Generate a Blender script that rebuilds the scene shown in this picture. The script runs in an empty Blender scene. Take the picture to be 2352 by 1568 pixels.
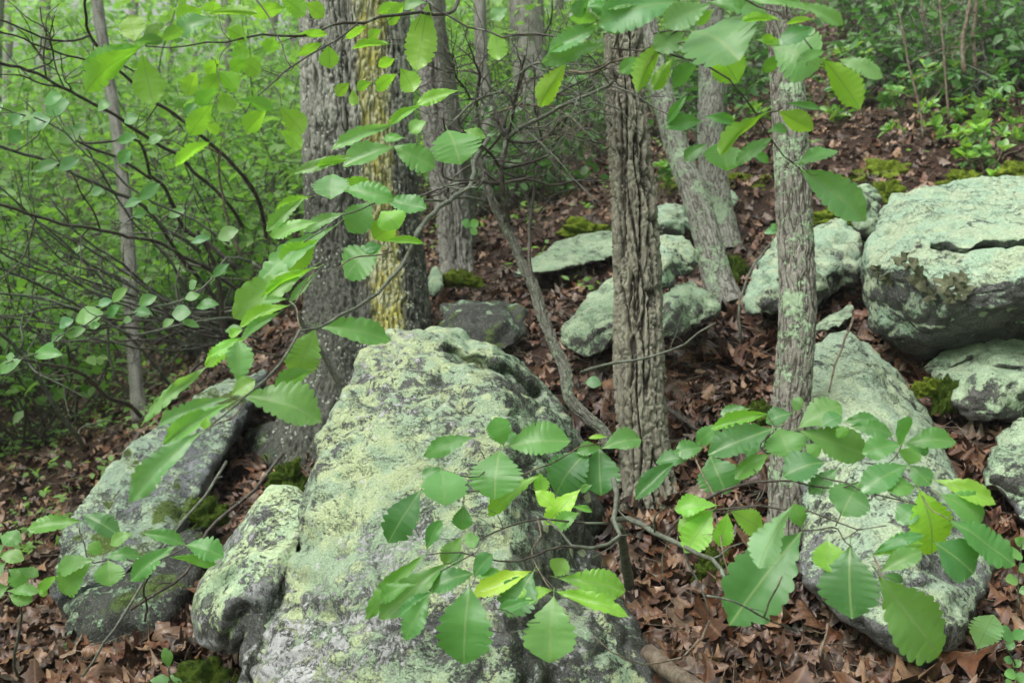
import bpy, math, random
import numpy as np
from mathutils import Vector

# ------------------------------------------------------------------ camera, world, light
sc = bpy.context.scene
COL = sc.collection
RND = random.Random(7)
NR = np.random.RandomState(7)

FPX, CX, CY = 2400.0, 1176.0, 784.0            # focal length and centre of a 2352 x 1568 picture
PITCH = math.radians(12.0)
CAM = np.array([0.0, 0.0, 1.5])
FW = np.array([0.0, math.cos(PITCH), -math.sin(PITCH)])
UP = np.array([0.0, math.sin(PITCH), math.cos(PITCH)])
RT = np.array([1.0, 0.0, 0.0])

cam_d = bpy.data.cameras.new('camera')
cam = bpy.data.objects.new('camera', cam_d)
COL.objects.link(cam)
cam.location = CAM
cam.rotation_euler = (math.pi / 2 - PITCH, 0, 0)
cam_d.sensor_width = 22.3
cam_d.lens = FPX / 2352.0 * 22.3
cam_d.clip_start = 0.05
cam_d.clip_end = 400
cam_d.dof.use_dof = True
cam_d.dof.focus_distance = 2.6
cam_d.dof.aperture_fstop = 3.4
sc.camera = cam

SUN_EL, SUN_AZ = math.radians(60), math.radians(-115)     # azimuth from +Y, towards -X
world = bpy.data.worlds.new('World')
sc.world = world
world.use_nodes = True
wn = world.node_tree.nodes
wl = world.node_tree.links
wn.clear()
w_out = wn.new('ShaderNodeOutputWorld')
w_bg = wn.new('ShaderNodeBackground')
w_sky = wn.new('ShaderNodeTexSky')
w_hs = wn.new('ShaderNodeHueSaturation')
w_sky.sky_type = 'NISHITA'
w_sky.sun_disc = False
w_sky.sun_elevation = SUN_EL
w_sky.sun_rotation = SUN_AZ
w_sky.air_density = 1.0
w_sky.dust_density = 6.0
w_sky.ozone_density = 0.6
w_hs.inputs['Saturation'].default_value = 0.28          # an overcast, nearly colourless sky
w_bg.inputs['Strength'].default_value = 0.15
wl.new(w_sky.outputs['Color'], w_hs.inputs['Color'])
wl.new(w_hs.outputs['Color'], w_bg.inputs['Color'])
wl.new(w_bg.outputs['Background'], w_out.inputs['Surface'])

sun_d = bpy.data.lights.new('sun', 'SUN')
sun = bpy.data.objects.new('sun', sun_d)
COL.objects.link(sun)
sun_d.energy = 1.3
sun_d.angle = math.radians(50)
sun_d.color = (1.0, 0.98, 0.94)
sdir = Vector((math.sin(SUN_AZ) * math.cos(SUN_EL), math.cos(SUN_AZ) * math.cos(SUN_EL), math.sin(SUN_EL)))
sun.rotation_euler = sdir.to_track_quat('Z', 'Y').to_euler()
sun.location = (0, 0, 30)

sc.view_settings.view_transform = 'Standard'
sc.view_settings.look = 'None'
sc.view_settings.gamma = 1
sc.view_settings.use_curve_mapping = False
sc.view_settings.exposure = 0.85
HAZE = 0.0021
sc.cycles.max_bounces = 8
sc.cycles.diffuse_bounces = 4
sc.cycles.transmission_bounces = 4
sc.cycles.use_denoising = True


# ------------------------------------------------------------------ helpers
def P(u, v, d):
    return CAM + d * (FW + RT * ((u - CX) / FPX) + UP * ((CY - v) / FPX))


def proj(p):
    q = np.asarray(p) - CAM
    d = q @ FW
    return CX + FPX * (q @ RT) / d, CY - FPX * (q @ UP) / d, d


def lin(r, g, b):
    f = lambda c: (c / 255 / 12.92) if c / 255 <= 0.04045 else ((c / 255 + 0.055) / 1.055) ** 2.4
    return (f(r), f(g), f(b), 1.0)


# vectorised gradient noise
_perm = np.random.RandomState(3).permutation(256)
_perm = np.concatenate([_perm, _perm, _perm])
_grad = np.random.RandomState(4).normal(size=(256, 3))
_grad /= np.linalg.norm(_grad, axis=1)[:, None]


def noise(p):
    p = np.asarray(p, float)
    i = np.floor(p).astype(int)
    f = p - i
    i &= 255
    u = f * f * f * (f * (f * 6 - 15) + 10)
    out = 0
    for dx in (0, 1):
        wx = u[:, 0] if dx else 1 - u[:, 0]
        hx = _perm[(i[:, 0] + dx) & 255]
        for dy in (0, 1):
            wy = u[:, 1] if dy else 1 - u[:, 1]
            hy = _perm[hx + ((i[:, 1] + dy) & 255)]
            for dz in (0, 1):
                wz = u[:, 2] if dz else 1 - u[:, 2]
                g = _grad[_perm[hy + ((i[:, 2] + dz) & 255)]]
                dd = (f[:, 0] - dx) * g[:, 0] + (f[:, 1] - dy) * g[:, 1] + (f[:, 2] - dz) * g[:, 2]
                out = out + wx * wy * wz * dd
    return out * 1.6


def fbm(p, octv=4, gain=0.5):
    p = np.asarray(p, float)
    a, s, o = 1.0, 1.0, 0
    for k in range(octv):
        o = o + a * noise(p * s + 17.3 * k)
        a *= gain
        s *= 2.03
    return o


class MB:
    def __init__(self):
        self.v, self.f, self.uv, self.n = [], [], [], 0

    def add(self, verts, faces, uvs=None):
        verts = np.asarray(verts, float)
        self.v.append(verts)
        self.f += [tuple(int(i) + self.n for i in f) for f in faces]
        self.uv.append(np.zeros((len(verts), 2)) if uvs is None else np.asarray(uvs, float))
        self.n += len(verts)

    def mesh(self, name, mat=None, smooth=True, attrs=None):
        me = bpy.data.meshes.new(name)
        V = np.concatenate(self.v) if self.v else np.zeros((0, 3))
        me.from_pydata(V.tolist(), [], self.f)
        UV = np.concatenate(self.uv)
        li = np.empty(len(me.loops), int)
        me.loops.foreach_get('vertex_index', li)
        l = me.uv_layers.new(name='UVMap')
        l.data.foreach_set('uv', UV[li].ravel())
        for k, a in (attrs or {}).items():
            at = me.attributes.new(k, 'FLOAT', 'POINT')
            at.data.foreach_set('value', np.asarray(a, np.float32))
        if smooth:
            me.polygons.foreach_set('use_smooth', [True] * len(me.polygons))
        if mat:
            me.materials.append(mat)
        me.update()
        return me

    def build(self, name, mat, parent=None, smooth=True, attrs=None):
        return link(name, self.mesh(name, mat, smooth, attrs), parent)


def fast_mesh(name, V, F, UV, mat, smooth=True, attrs=None):
    """V (n,3), F (m,k) arrays of equal polygons"""
    me = bpy.data.meshes.new(name)
    k = F.shape[1]
    me.vertices.add(len(V)); me.vertices.foreach_set('co', V.astype(np.float32).ravel())
    me.loops.add(F.size); me.loops.foreach_set('vertex_index', F.ravel().astype(np.int32))
    me.polygons.add(len(F)); me.polygons.foreach_set('loop_start', np.arange(0, F.size, k, dtype=np.int32))
    me.update(calc_edges=True)
    if UV is not None:
        l = me.uv_layers.new(name='UVMap')
        l.data.foreach_set('uv', UV[F.ravel()].astype(np.float32).ravel())
    for kk, a in (attrs or {}).items():
        at = me.attributes.new(kk, 'FLOAT', 'POINT')
        at.data.foreach_set('value', np.asarray(a, np.float32))
    if smooth:
        me.polygons.foreach_set('use_smooth', [True] * len(me.polygons))
    me.materials.append(mat)
    me.validate()
    return me


def link(name, me, parent=None):
    o = bpy.data.objects.new(name, me)
    COL.objects.link(o)
    if parent:
        o.parent = parent
    return o


def tag(o, label=None, cat=None, group=None, kind=None):
    if label: o['label'] = label
    if cat: o['category'] = cat
    if group: o['group'] = group
    if kind: o['kind'] = kind
    return o


def thing(name, label, cat, group=None):
    return tag(link(name, None), label, cat, group)


def settle(root, p):
    """put the Empty of a thing at its base and keep its parts where they stand"""
    p = Vector(p)
    root.location = p
    for ch in root.children:
        ch.location = ch.location - p


# ------------------------------------------------------------------ materials
def new_mat(name):
    m = bpy.data.materials.new(name)
    m.use_nodes = True
    nt = m.node_tree
    nt.nodes.clear()
    return m, nt


class NT:
    """tiny node-building helper"""
    def __init__(self, name):
        self.m, self.t = new_mat(name)
        self.out = self.n('ShaderNodeOutputMaterial')

    def n(self, typ, **kw):
        x = self.t.nodes.new(typ)
        for k, v in kw.items():
            setattr(x, k, v)
        return x

    def L(self, a, b):
        self.t.links.new(a, b)

    def val(self, sock, v):
        if isinstance(v, bpy.types.NodeSocket): self.L(v, sock)
        else: sock.default_value = v

    def math(self, op, a, b=None, c=None, clamp=False):
        x = self.n('ShaderNodeMath', operation=op, use_clamp=clamp)
        self.val(x.inputs[0], a)
        if b is not None: self.val(x.inputs[1], b)
        if c is not None: self.val(x.inputs[2], c)
        return x.outputs[0]

    def mix(self, f, a, b, blend='MIX'):
        x = self.n('ShaderNodeMix', data_type='RGBA', blend_type=blend)
        self.val(x.inputs[0], f); self.val(x.inputs[6], a); self.val(x.inputs[7], b)
        return x.outputs[2]

    def noise(self, vec, scale, detail=4, rough=0.55, dist=0.0):
        x = self.n('ShaderNodeTexNoise')
        if vec is not None: self.L(vec, x.inputs['Vector'])
        x.inputs['Scale'].default_value = scale
        x.inputs['Detail'].default_value = detail
        x.inputs['Roughness'].default_value = rough
        x.inputs['Distortion'].default_value = dist
        return x.outputs['Fac']

    def step(self, v, a, b):
        x = self.n('ShaderNodeMapRange', interpolation_type='SMOOTHSTEP')
        self.val(x.inputs[0], v)
        x.inputs[1].default_value = a; x.inputs[2].default_value = b
        return x.outputs[0]

    def ramp(self, v, stops):
        x = self.n('ShaderNodeValToRGB')
        self.val(x.inputs[0], v)
        e = x.color_ramp.elements
        while len(e) < len(stops): e.new(0.5)
        for k, (p, c) in enumerate(stops):
            e[k].position = p; e[k].color = c
        return x.outputs[0]

    def mapping(self, vec, scale, loc=(0, 0, 0)):
        x = self.n('ShaderNodeMapping')
        self.L(vec, x.inputs[0])
        x.inputs['Scale'].default_value = scale
        x.inputs['Location'].default_value = loc
        return x.outputs[0]

    def bump(self, h, strength=0.5, dist=0.01, normal=None):
        x = self.n('ShaderNodeBump')
        self.L(h, x.inputs['Height'])
        x.inputs['Strength'].default_value = strength
        x.inputs['Distance'].default_value = dist
        if normal: self.L(normal, x.inputs['Normal'])
        return x.outputs[0]

    def bsdf(self, col, rough=0.8, spec=0.3, normal=None):
        x = self.n('ShaderNodeBsdfPrincipled')
        self.val(x.inputs['Base Color'], col)
        self.val(x.inputs['Roughness'], rough)
        self.val(x.inputs['Specular IOR Level'], spec)
        if normal: self.L(normal, x.inputs['Normal'])
        return x.outputs[0]

    def done(self, s):
        self.L(s, self.out.inputs['Surface'])
        return self.m

    def pos(self):
        return self.n('ShaderNodeNewGeometry').outputs['Position']


def rock_mat(name, stone, stone2, lichen, lichen2, cover, speck=0.3, up=0.5, zlo=None, zhi=None, moss=0.0, fine=1.0, streak=False, side=False, scab=0.605):
    """bare stone under crusts of pale lichen that prefer the faces turned to the sky"""
    N = NT(name)
    g = N.n('ShaderNodeNewGeometry')
    p = g.outputs['Position']
    sep = N.n('ShaderNodeSeparateXYZ'); N.L(g.outputs['Normal'], sep.inputs[0])
    big = N.noise(p, 3.2, 5, 0.6, 0.6)
    mid = N.noise(p, 14 * fine, 7, 0.68, 0.8)
    fin = N.noise(p, 75 * fine, 4, 0.7)
    base = N.mix(N.step(N.noise(p, 9, 6, 0.7), 0.38, 0.62), stone, stone2)
    if side:  # right-facing faces: shade put into the stone colour, plus greener lichen
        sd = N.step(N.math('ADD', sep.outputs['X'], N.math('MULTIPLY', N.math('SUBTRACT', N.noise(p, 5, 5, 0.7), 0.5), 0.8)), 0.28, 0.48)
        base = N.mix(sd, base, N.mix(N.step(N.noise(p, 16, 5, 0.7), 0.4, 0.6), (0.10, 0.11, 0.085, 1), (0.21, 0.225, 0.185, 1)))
    # wet dark and blackish crust, streaked downwards
    pv = N.mapping(p, (1, 1, 0.55 if streak else 0.9))
    sp = N.noise(pv, 38 if streak else 26, 8, 0.78, 0.3)
    spm = N.step(N.math('ADD', sp, N.math('MULTIPLY', N.math('SUBTRACT', N.noise(p, 2.3, 3), 0.5), 0.75)), 0.60 - speck * 0.25, 0.655 - speck * 0.25)
    base = N.mix(N.math('MULTIPLY', spm, 0.85), base, (0.035, 0.037, 0.034, 1))
    # lichen mask
    a = N.math('ADD', N.math('MULTIPLY', mid, 0.62), N.math('MULTIPLY', big, 0.55))
    a = N.math('ADD', a, N.math('MULTIPLY', N.math('SUBTRACT', fin, 0.5), 0.35))
    a = N.math('ADD', a, N.math('MULTIPLY', sep.outputs['Z'], up * 0.35))
    if zlo is not None:
        s2 = N.n('ShaderNodeSeparateXYZ'); N.L(p, s2.inputs[0])
        zz = N.n('ShaderNodeMapRange')
        N.L(s2.outputs['Z'], zz.inputs[0])
        zz.inputs[1].default_value = zlo; zz.inputs[2].default_value = zhi
        zz.inputs[3].default_value = -0.10; zz.inputs[4].default_value = 0.06
        a = N.math('ADD', a, zz.outputs[0])
    th = 0.60 + (0.5 - cover) * 0.5
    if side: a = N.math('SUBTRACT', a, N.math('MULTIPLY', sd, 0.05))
    m = N.step(a, th - 0.022, th + 0.022)
    lc = N.mix(N.step(N.noise(p, 8, 4, 0.6), 0.42, 0.60), lichen, lichen2)
    lc = N.mix(N.step(N.noise(p, 120 * fine, 3, 0.7), 0.35, 0.62), N.mix(0.42, lc, (0.09, 0.12, 0.07, 1)), lc)
    lc = N.mix(N.math('MULTIPLY', N.step(N.noise(p, 30, 5, 0.7), 0.60, 0.68), 0.8), lc, stone)
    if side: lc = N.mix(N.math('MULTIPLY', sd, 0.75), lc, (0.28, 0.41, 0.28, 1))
    col = N.mix(m, base, lc)
    # pale round crusts
    vo = N.n('ShaderNodeTexVoronoi'); N.L(N.mapping(p, (1, 1, 1), (3, 1, 7)), vo.inputs['Vector']); vo.inputs['Scale'].default_value = 13
    spot = N.math('MULTIPLY', N.step(N.math('ADD', vo.outputs['Distance'], N.math('MULTIPLY', fin, 0.16)), 0.34, 0.30), N.step(N.noise(p, 5, 2), 0.50, 0.56))
    col = N.mix(N.math('MULTIPLY', spot, 0.8), col, lichen2)
    if moss:
        mm = N.step(N.math('ADD', N.noise(p, 4, 5, 0.65), N.math('MULTIPLY', sep.outputs['Z'], 0.12)), 0.66 - moss * 0.3, 0.72 - moss * 0.3)
        col = N.mix(mm, col, N.mix(fin, (0.03, 0.055, 0.01, 1), (0.10, 0.16, 0.02, 1)))
    # hairline cracks and irregular bare dark scabs in the crust
    cr = N.math('ABSOLUTE', N.math('SUBTRACT', N.noise(N.mapping(p, (1, 1, 2.2), (5, 2, 1)), 5.5, 7, 0.72, 0.5), 0.5))
    cr = N.math('MULTIPLY', N.step(cr, 0.010, 0.002), N.step(N.noise(p, 3, 2), 0.42, 0.55))
    sc_ = N.step(N.noise(N.mapping(p, (1, 1, 1.4), (2, 9, 4)), 6.5, 9, 0.74, 0.3), scab, scab + 0.015)
    col = N.mix(N.math('MULTIPLY', N.math('MAXIMUM', cr, sc_), 0.85), col, N.mix(fin, (0.03, 0.03, 0.035, 1), (0.12, 0.12, 0.13, 1)))
    fl = N.noise(p, 170, 3, 0.8)
    col = N.mix(N.math('MULTIPLY', N.step(fl, 0.56, 0.68), 0.55), col, N.mix(0.6, col, (0.02, 0.022, 0.018, 1)))
    col = N.mix(N.math('MULTIPLY', N.step(fl, 0.44, 0.34), 0.35), col, (0.62, 0.66, 0.55, 1))
    h = N.math('ADD', N.math('MULTIPLY', m, 0.7), N.math('MULTIPLY', fin, 1.0))
    h = N.math('ADD', h, N.math('MULTIPLY', mid, 1.3))
    h = N.math('SUBTRACT', h, N.math('MULTIPLY', N.math('MAXIMUM', cr, sc_), 0.9))
    nrm = N.bump(h, 0.9, 0.010)
    return N.done(N.bsdf(col, N.math('ADD', N.math('MULTIPLY', m, 0.35), 0.5), 0.35, nrm))


def bark_mat(name, ridge, furrow, lichen=(0.36, 0.43, 0.32, 1), amount=0.2, streak=False, spots=0.0, lscale=7.0, zdamp=None):
    N = NT(name)
    p = N.pos()
    at = N.n('ShaderNodeAttribute', attribute_name='ridge').outputs['Fac']
    pv = N.mapping(p, (1, 1, 0.22))
    n1 = N.noise(pv, 60, 6, 0.7, 0.4)
    n2 = N.noise(pv, 14, 5, 0.6)
    t = N.step(N.math('ADD', at, N.math('MULTIPLY', N.math('SUBTRACT', n1, 0.5), 0.9)), 0.15, 0.75)
    col = N.mix(t, furrow, ridge)
    col = N.mix(N.step(n2, 0.35, 0.7), N.mix(0.35, col, (0.05, 0.04, 0.032, 1)), col)
    flake = N.math('MULTIPLY', N.step(N.noise(N.mapping(p, (1, 1, 0.5)), 95, 3, 0.7), 0.56, 0.66), 0.6)
    col = N.mix(flake, col, N.mix(0.5, ridge, (0.55, 0.55, 0.5, 1)))
    if zdamp:
        sz = N.n('ShaderNodeSeparateXYZ'); N.L(p, sz.inputs[0])
        wet = N.step(N.math('ADD', sz.outputs['Z'], N.math('MULTIPLY', N.noise(N.mapping(p, (1, 1, 0.3)), 9, 5, 0.7), 1.1)), zdamp + 0.25, zdamp - 0.35)
        col = N.mix(N.math('MULTIPLY', wet, 0.88), col, N.mix(N.step(n1, 0.4, 0.6), (0.018, 0.019, 0.015, 1), (0.095, 0.10, 0.08, 1)))
    if streak:
        s = N.n('ShaderNodeAttribute', attribute_name='streak').outputs['Fac']
        s = N.step(N.math('ADD', s, N.math('MULTIPLY', N.math('SUBTRACT', N.noise(N.mapping(p, (1, 1, 0.10)), 22, 7, 0.8), 0.5), 1.9)), 0.36, 0.74)
        ycol = N.mix(N.step(n1, 0.35, 0.62), (0.22, 0.20, 0.06, 1), N.mix(N.step(n2, 0.38, 0.62), (0.50, 0.47, 0.07, 1), (0.50, 0.51, 0.33, 1)))
        col = N.mix(N.math('MULTIPLY', s, 0.78), col, ycol)
    a = N.math('ADD', N.math('MULTIPLY', N.noise(p, lscale, 7, 0.72, 0.5), 0.62), N.math('MULTIPLY', N.noise(p, 55, 5, 0.75), 0.38))
    lm = N.step(a, 0.66 - amount * 0.35, 0.70 - amount * 0.35)
    col = N.mix(N.math('MULTIPLY', lm, 0.85), col, N.mix(N.noise(p, 40, 2), lichen, (lichen[0] * 0.7, lichen[1] * 0.8, lichen[2] * 0.65, 1)))
    if spots:
        vo = N.n('ShaderNodeTexVoronoi'); N.L(p, vo.inputs['Vector']); vo.inputs['Scale'].default_value = 38
        sm = N.math('MULTIPLY', N.step(vo.outputs['Distance'], 0.30, 0.24), N.step(N.noise(p, 5, 3), 0.62 - spots * 0.2, 0.66 - spots * 0.2))
        col = N.mix(N.math('MULTIPLY', sm, 0.7), col, (0.45, 0.5, 0.42, 1))
    h = N.math('ADD', n1, N.math('MULTIPLY', lm, 0.4))
    h = N.math('ADD', h, N.math('MULTIPLY', N.noise(p, 150, 3, 0.7), 0.35))
    return N.done(N.bsdf(col, 0.75, 0.3, N.bump(h, 0.95, 0.007)))


def leaf_mat(name, top, under, trans, vein, nveins=11, rough=0.38, spec=0.6, tr=0.45, tintable=True, veins=True):
    N = NT(name)
    oi = N.n('ShaderNodeObjectInfo')
    geo = N.n('ShaderNodeNewGeometry')
    uv = N.n('ShaderNodeUVMap').outputs[0]
    sx = N.n('ShaderNodeSeparateXYZ'); N.L(uv, sx.inputs[0])
    x = N.math('ABSOLUTE', sx.outputs['X']); y = sx.outputs['Y']
    rnd = N.math('FRACT', N.math('ADD', oi.outputs['Random'], geo.outputs['Random Per Island']))
    t = N.mix(rnd, (top[0] * 0.78, top[1] * 0.82, top[2] * 0.85, 1), (top[0] * 1.3, top[1] * 1.15, top[2] * 1.0, 1))
    cl = N.noise(geo.outputs['Position'], 45, 3, 0.6)
    t = N.mix(N.math('MULTIPLY', N.step(cl, 0.35, 0.7), 0.25), t, (top[0] * 1.5, top[1] * 1.25, top[2] * 0.9, 1))
    if tintable:
        t = N.mix(1.0, t, oi.outputs['Color'], 'MULTIPLY')
    c = N.mix(geo.outputs['Backfacing'], t, N.mix(1.0, N.mix(rnd, under, (under[0] * 0.8, under[1] * 0.85, under[2] * 0.8, 1)), oi.outputs['Color'], 'MULTIPLY') if tintable else under)
    tcol = N.mix(1.0, trans, oi.outputs['Color'], 'MULTIPLY') if tintable else N.mix(rnd, trans, (trans[0] * 0.7, trans[1] * 0.8, trans[2] * 0.7, 1))
    normal = None
    if veins:
        mid = N.step(x, 0.024, 0.008)
        lat = N.math('FRACT', N.math('MULTIPLY', N.math('SUBTRACT', y, N.math('MULTIPLY', x, 0.85)), float(nveins)))
        lat = N.math('ABSOLUTE', N.math('SUBTRACT', lat, 0.5))
        latm = N.step(lat, 0.06, 0.0)
        vm = N.math('MAXIMUM', mid, N.math('MULTIPLY', latm, 0.35))
        c = N.mix(N.math('MULTIPLY', N.math('MAXIMUM', mid, N.math('MULTIPLY', latm, 0.16)), 0.7), c, vein)
        age = N.step(N.noise(geo.outputs['Position'], 95, 5, 0.75), 0.66, 0.70)
        c = N.mix(N.math('MULTIPLY', age, 0.55), c, (0.16, 0.14, 0.05, 1))
        tcol = N.mix(N.math('MULTIPLY', vm, 0.55), tcol, (trans[0] * 0.35, trans[1] * 0.45, trans[2] * 0.3, 1))
        h = N.math('ADD', N.math('MULTIPLY', N.math('SUBTRACT', 0.5, lat), -0.6), N.math('MULTIPLY', N.noise(geo.outputs['Position'], 260, 2), 0.5))
        normal = N.bump(h, 0.16, 0.001)
    r = N.math('ADD', N.math('MULTIPLY', N.noise(geo.outputs['Position'], 30, 2), 0.2), rough - 0.1)
    if veins:
        wet = N.math('MULTIPLY', N.step(N.math('ADD', y, N.math('MULTIPLY', N.noise(geo.outputs['Position'], 40, 3), 0.35)), 1.02, 1.10), 0.9)
        r = N.math('MULTIPLY', r, N.math('SUBTRACT', 1.0, wet))
        r = N.math('MAXIMUM', r, 0.07)
    b = N.bsdf(c, r, spec, normal)
    tb = N.n('ShaderNodeBsdfTranslucent'); N.L(tcol, tb.inputs['Color'])
    ms = N.n('ShaderNodeMixShader'); ms.inputs[0].default_value = tr
    N.L(b, ms.inputs[1]); N.L(tb.outputs[0], ms.inputs[2])
    return N.done(ms.outputs[0])


def dead_leaf_mat():
    N = NT('dead_leaf_brown')
    oi = N.n('ShaderNodeObjectInfo'); geo = N.n('ShaderNodeNewGeometry')
    rnd = N.math('FRACT', N.math('ADD', oi.outputs['Random'], geo.outputs['Random Per Island']))
    c = N.ramp(rnd, [(0.0, (0.022, 0.014, 0.011, 1)), (0.24, (0.055, 0.030, 0.020, 1)), (0.42, (0.17, 0.068, 0.032, 1)),
                     (0.55, (0.065, 0.040, 0.030, 1)), (0.70, (0.20, 0.10, 0.052, 1)), (0.85, (0.34, 0.21, 0.13, 1)), (0.94, (0.20, 0.155, 0.125, 1)), (1.0, (0.12, 0.06, 0.04, 1))])
    p = geo.outputs['Position']
    c = N.mix(N.math('MULTIPLY', N.step(N.noise(p, 50, 4, 0.7), 0.42, 0.66), 0.6), c, (0.035, 0.018, 0.013, 1))
    uv = N.n('ShaderNodeUVMap').outputs[0]
    sx = N.n('ShaderNodeSeparateXYZ'); N.L(uv, sx.inputs[0])
    mid = N.step(N.math('ABSOLUTE', sx.outputs['X']), 0.03, 0.01)
    c = N.mix(N.math('MULTIPLY', mid, 0.5), c, (0.25, 0.15, 0.09, 1))
    r = N.math('ADD', N.math('MULTIPLY', N.noise(p, 25, 2), 0.4), 0.22)
    return N.done(N.bsdf(c, r, 0.5, N.bump(N.noise(p, 180, 3), 0.4, 0.002)))


def soil_mat():
    N = NT('forest_soil')
    p = N.pos()
    n = N.noise(p, 26, 8, 0.75, 0.6)
    c = N.ramp(n, [(0.30, (0.012, 0.008, 0.006, 1)), (0.45, (0.035, 0.020, 0.014, 1)), (0.58, (0.075, 0.038, 0.024, 1)), (0.75, (0.15, 0.085, 0.055, 1))])
    return N.done(N.bsdf(c, 0.8, 0.25, N.bump(N.math('ADD', N.noise(p, 60, 5, 0.7), n), 1.0, 0.02)))


def moss_mat(name, a, b):
    N = NT(name)
    p = N.pos()
    c = N.mix(N.step(N.noise(p, 40, 5, 0.7), 0.35, 0.65), a, b)
    c = N.mix(N.step(N.noise(p, 220, 2, 0.7), 0.40, 0.65), N.mix(0.5, c, a), c)
    return N.done(N.bsdf(c, 0.95, 0.15, N.bump(N.noise(p, 190, 4, 0.8), 1.0, 0.008)))


def wood_mat(name, a, b, gloss=0.65):
    N = NT(name)
    p = N.pos()
    c = N.mix(N.step(N.noise(p, 55, 5, 0.7), 0.38, 0.62), a, b)
    c = N.mix(N.math('MULTIPLY', N.step(N.noise(p, 22, 3), 0.60, 0.66), 0.5), c, (0.28, 0.34, 0.26, 1))
    return N.done(N.bsdf(c, gloss, 0.35, N.bump(N.noise(p, 160, 4, 0.7), 0.5, 0.003)))


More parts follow.
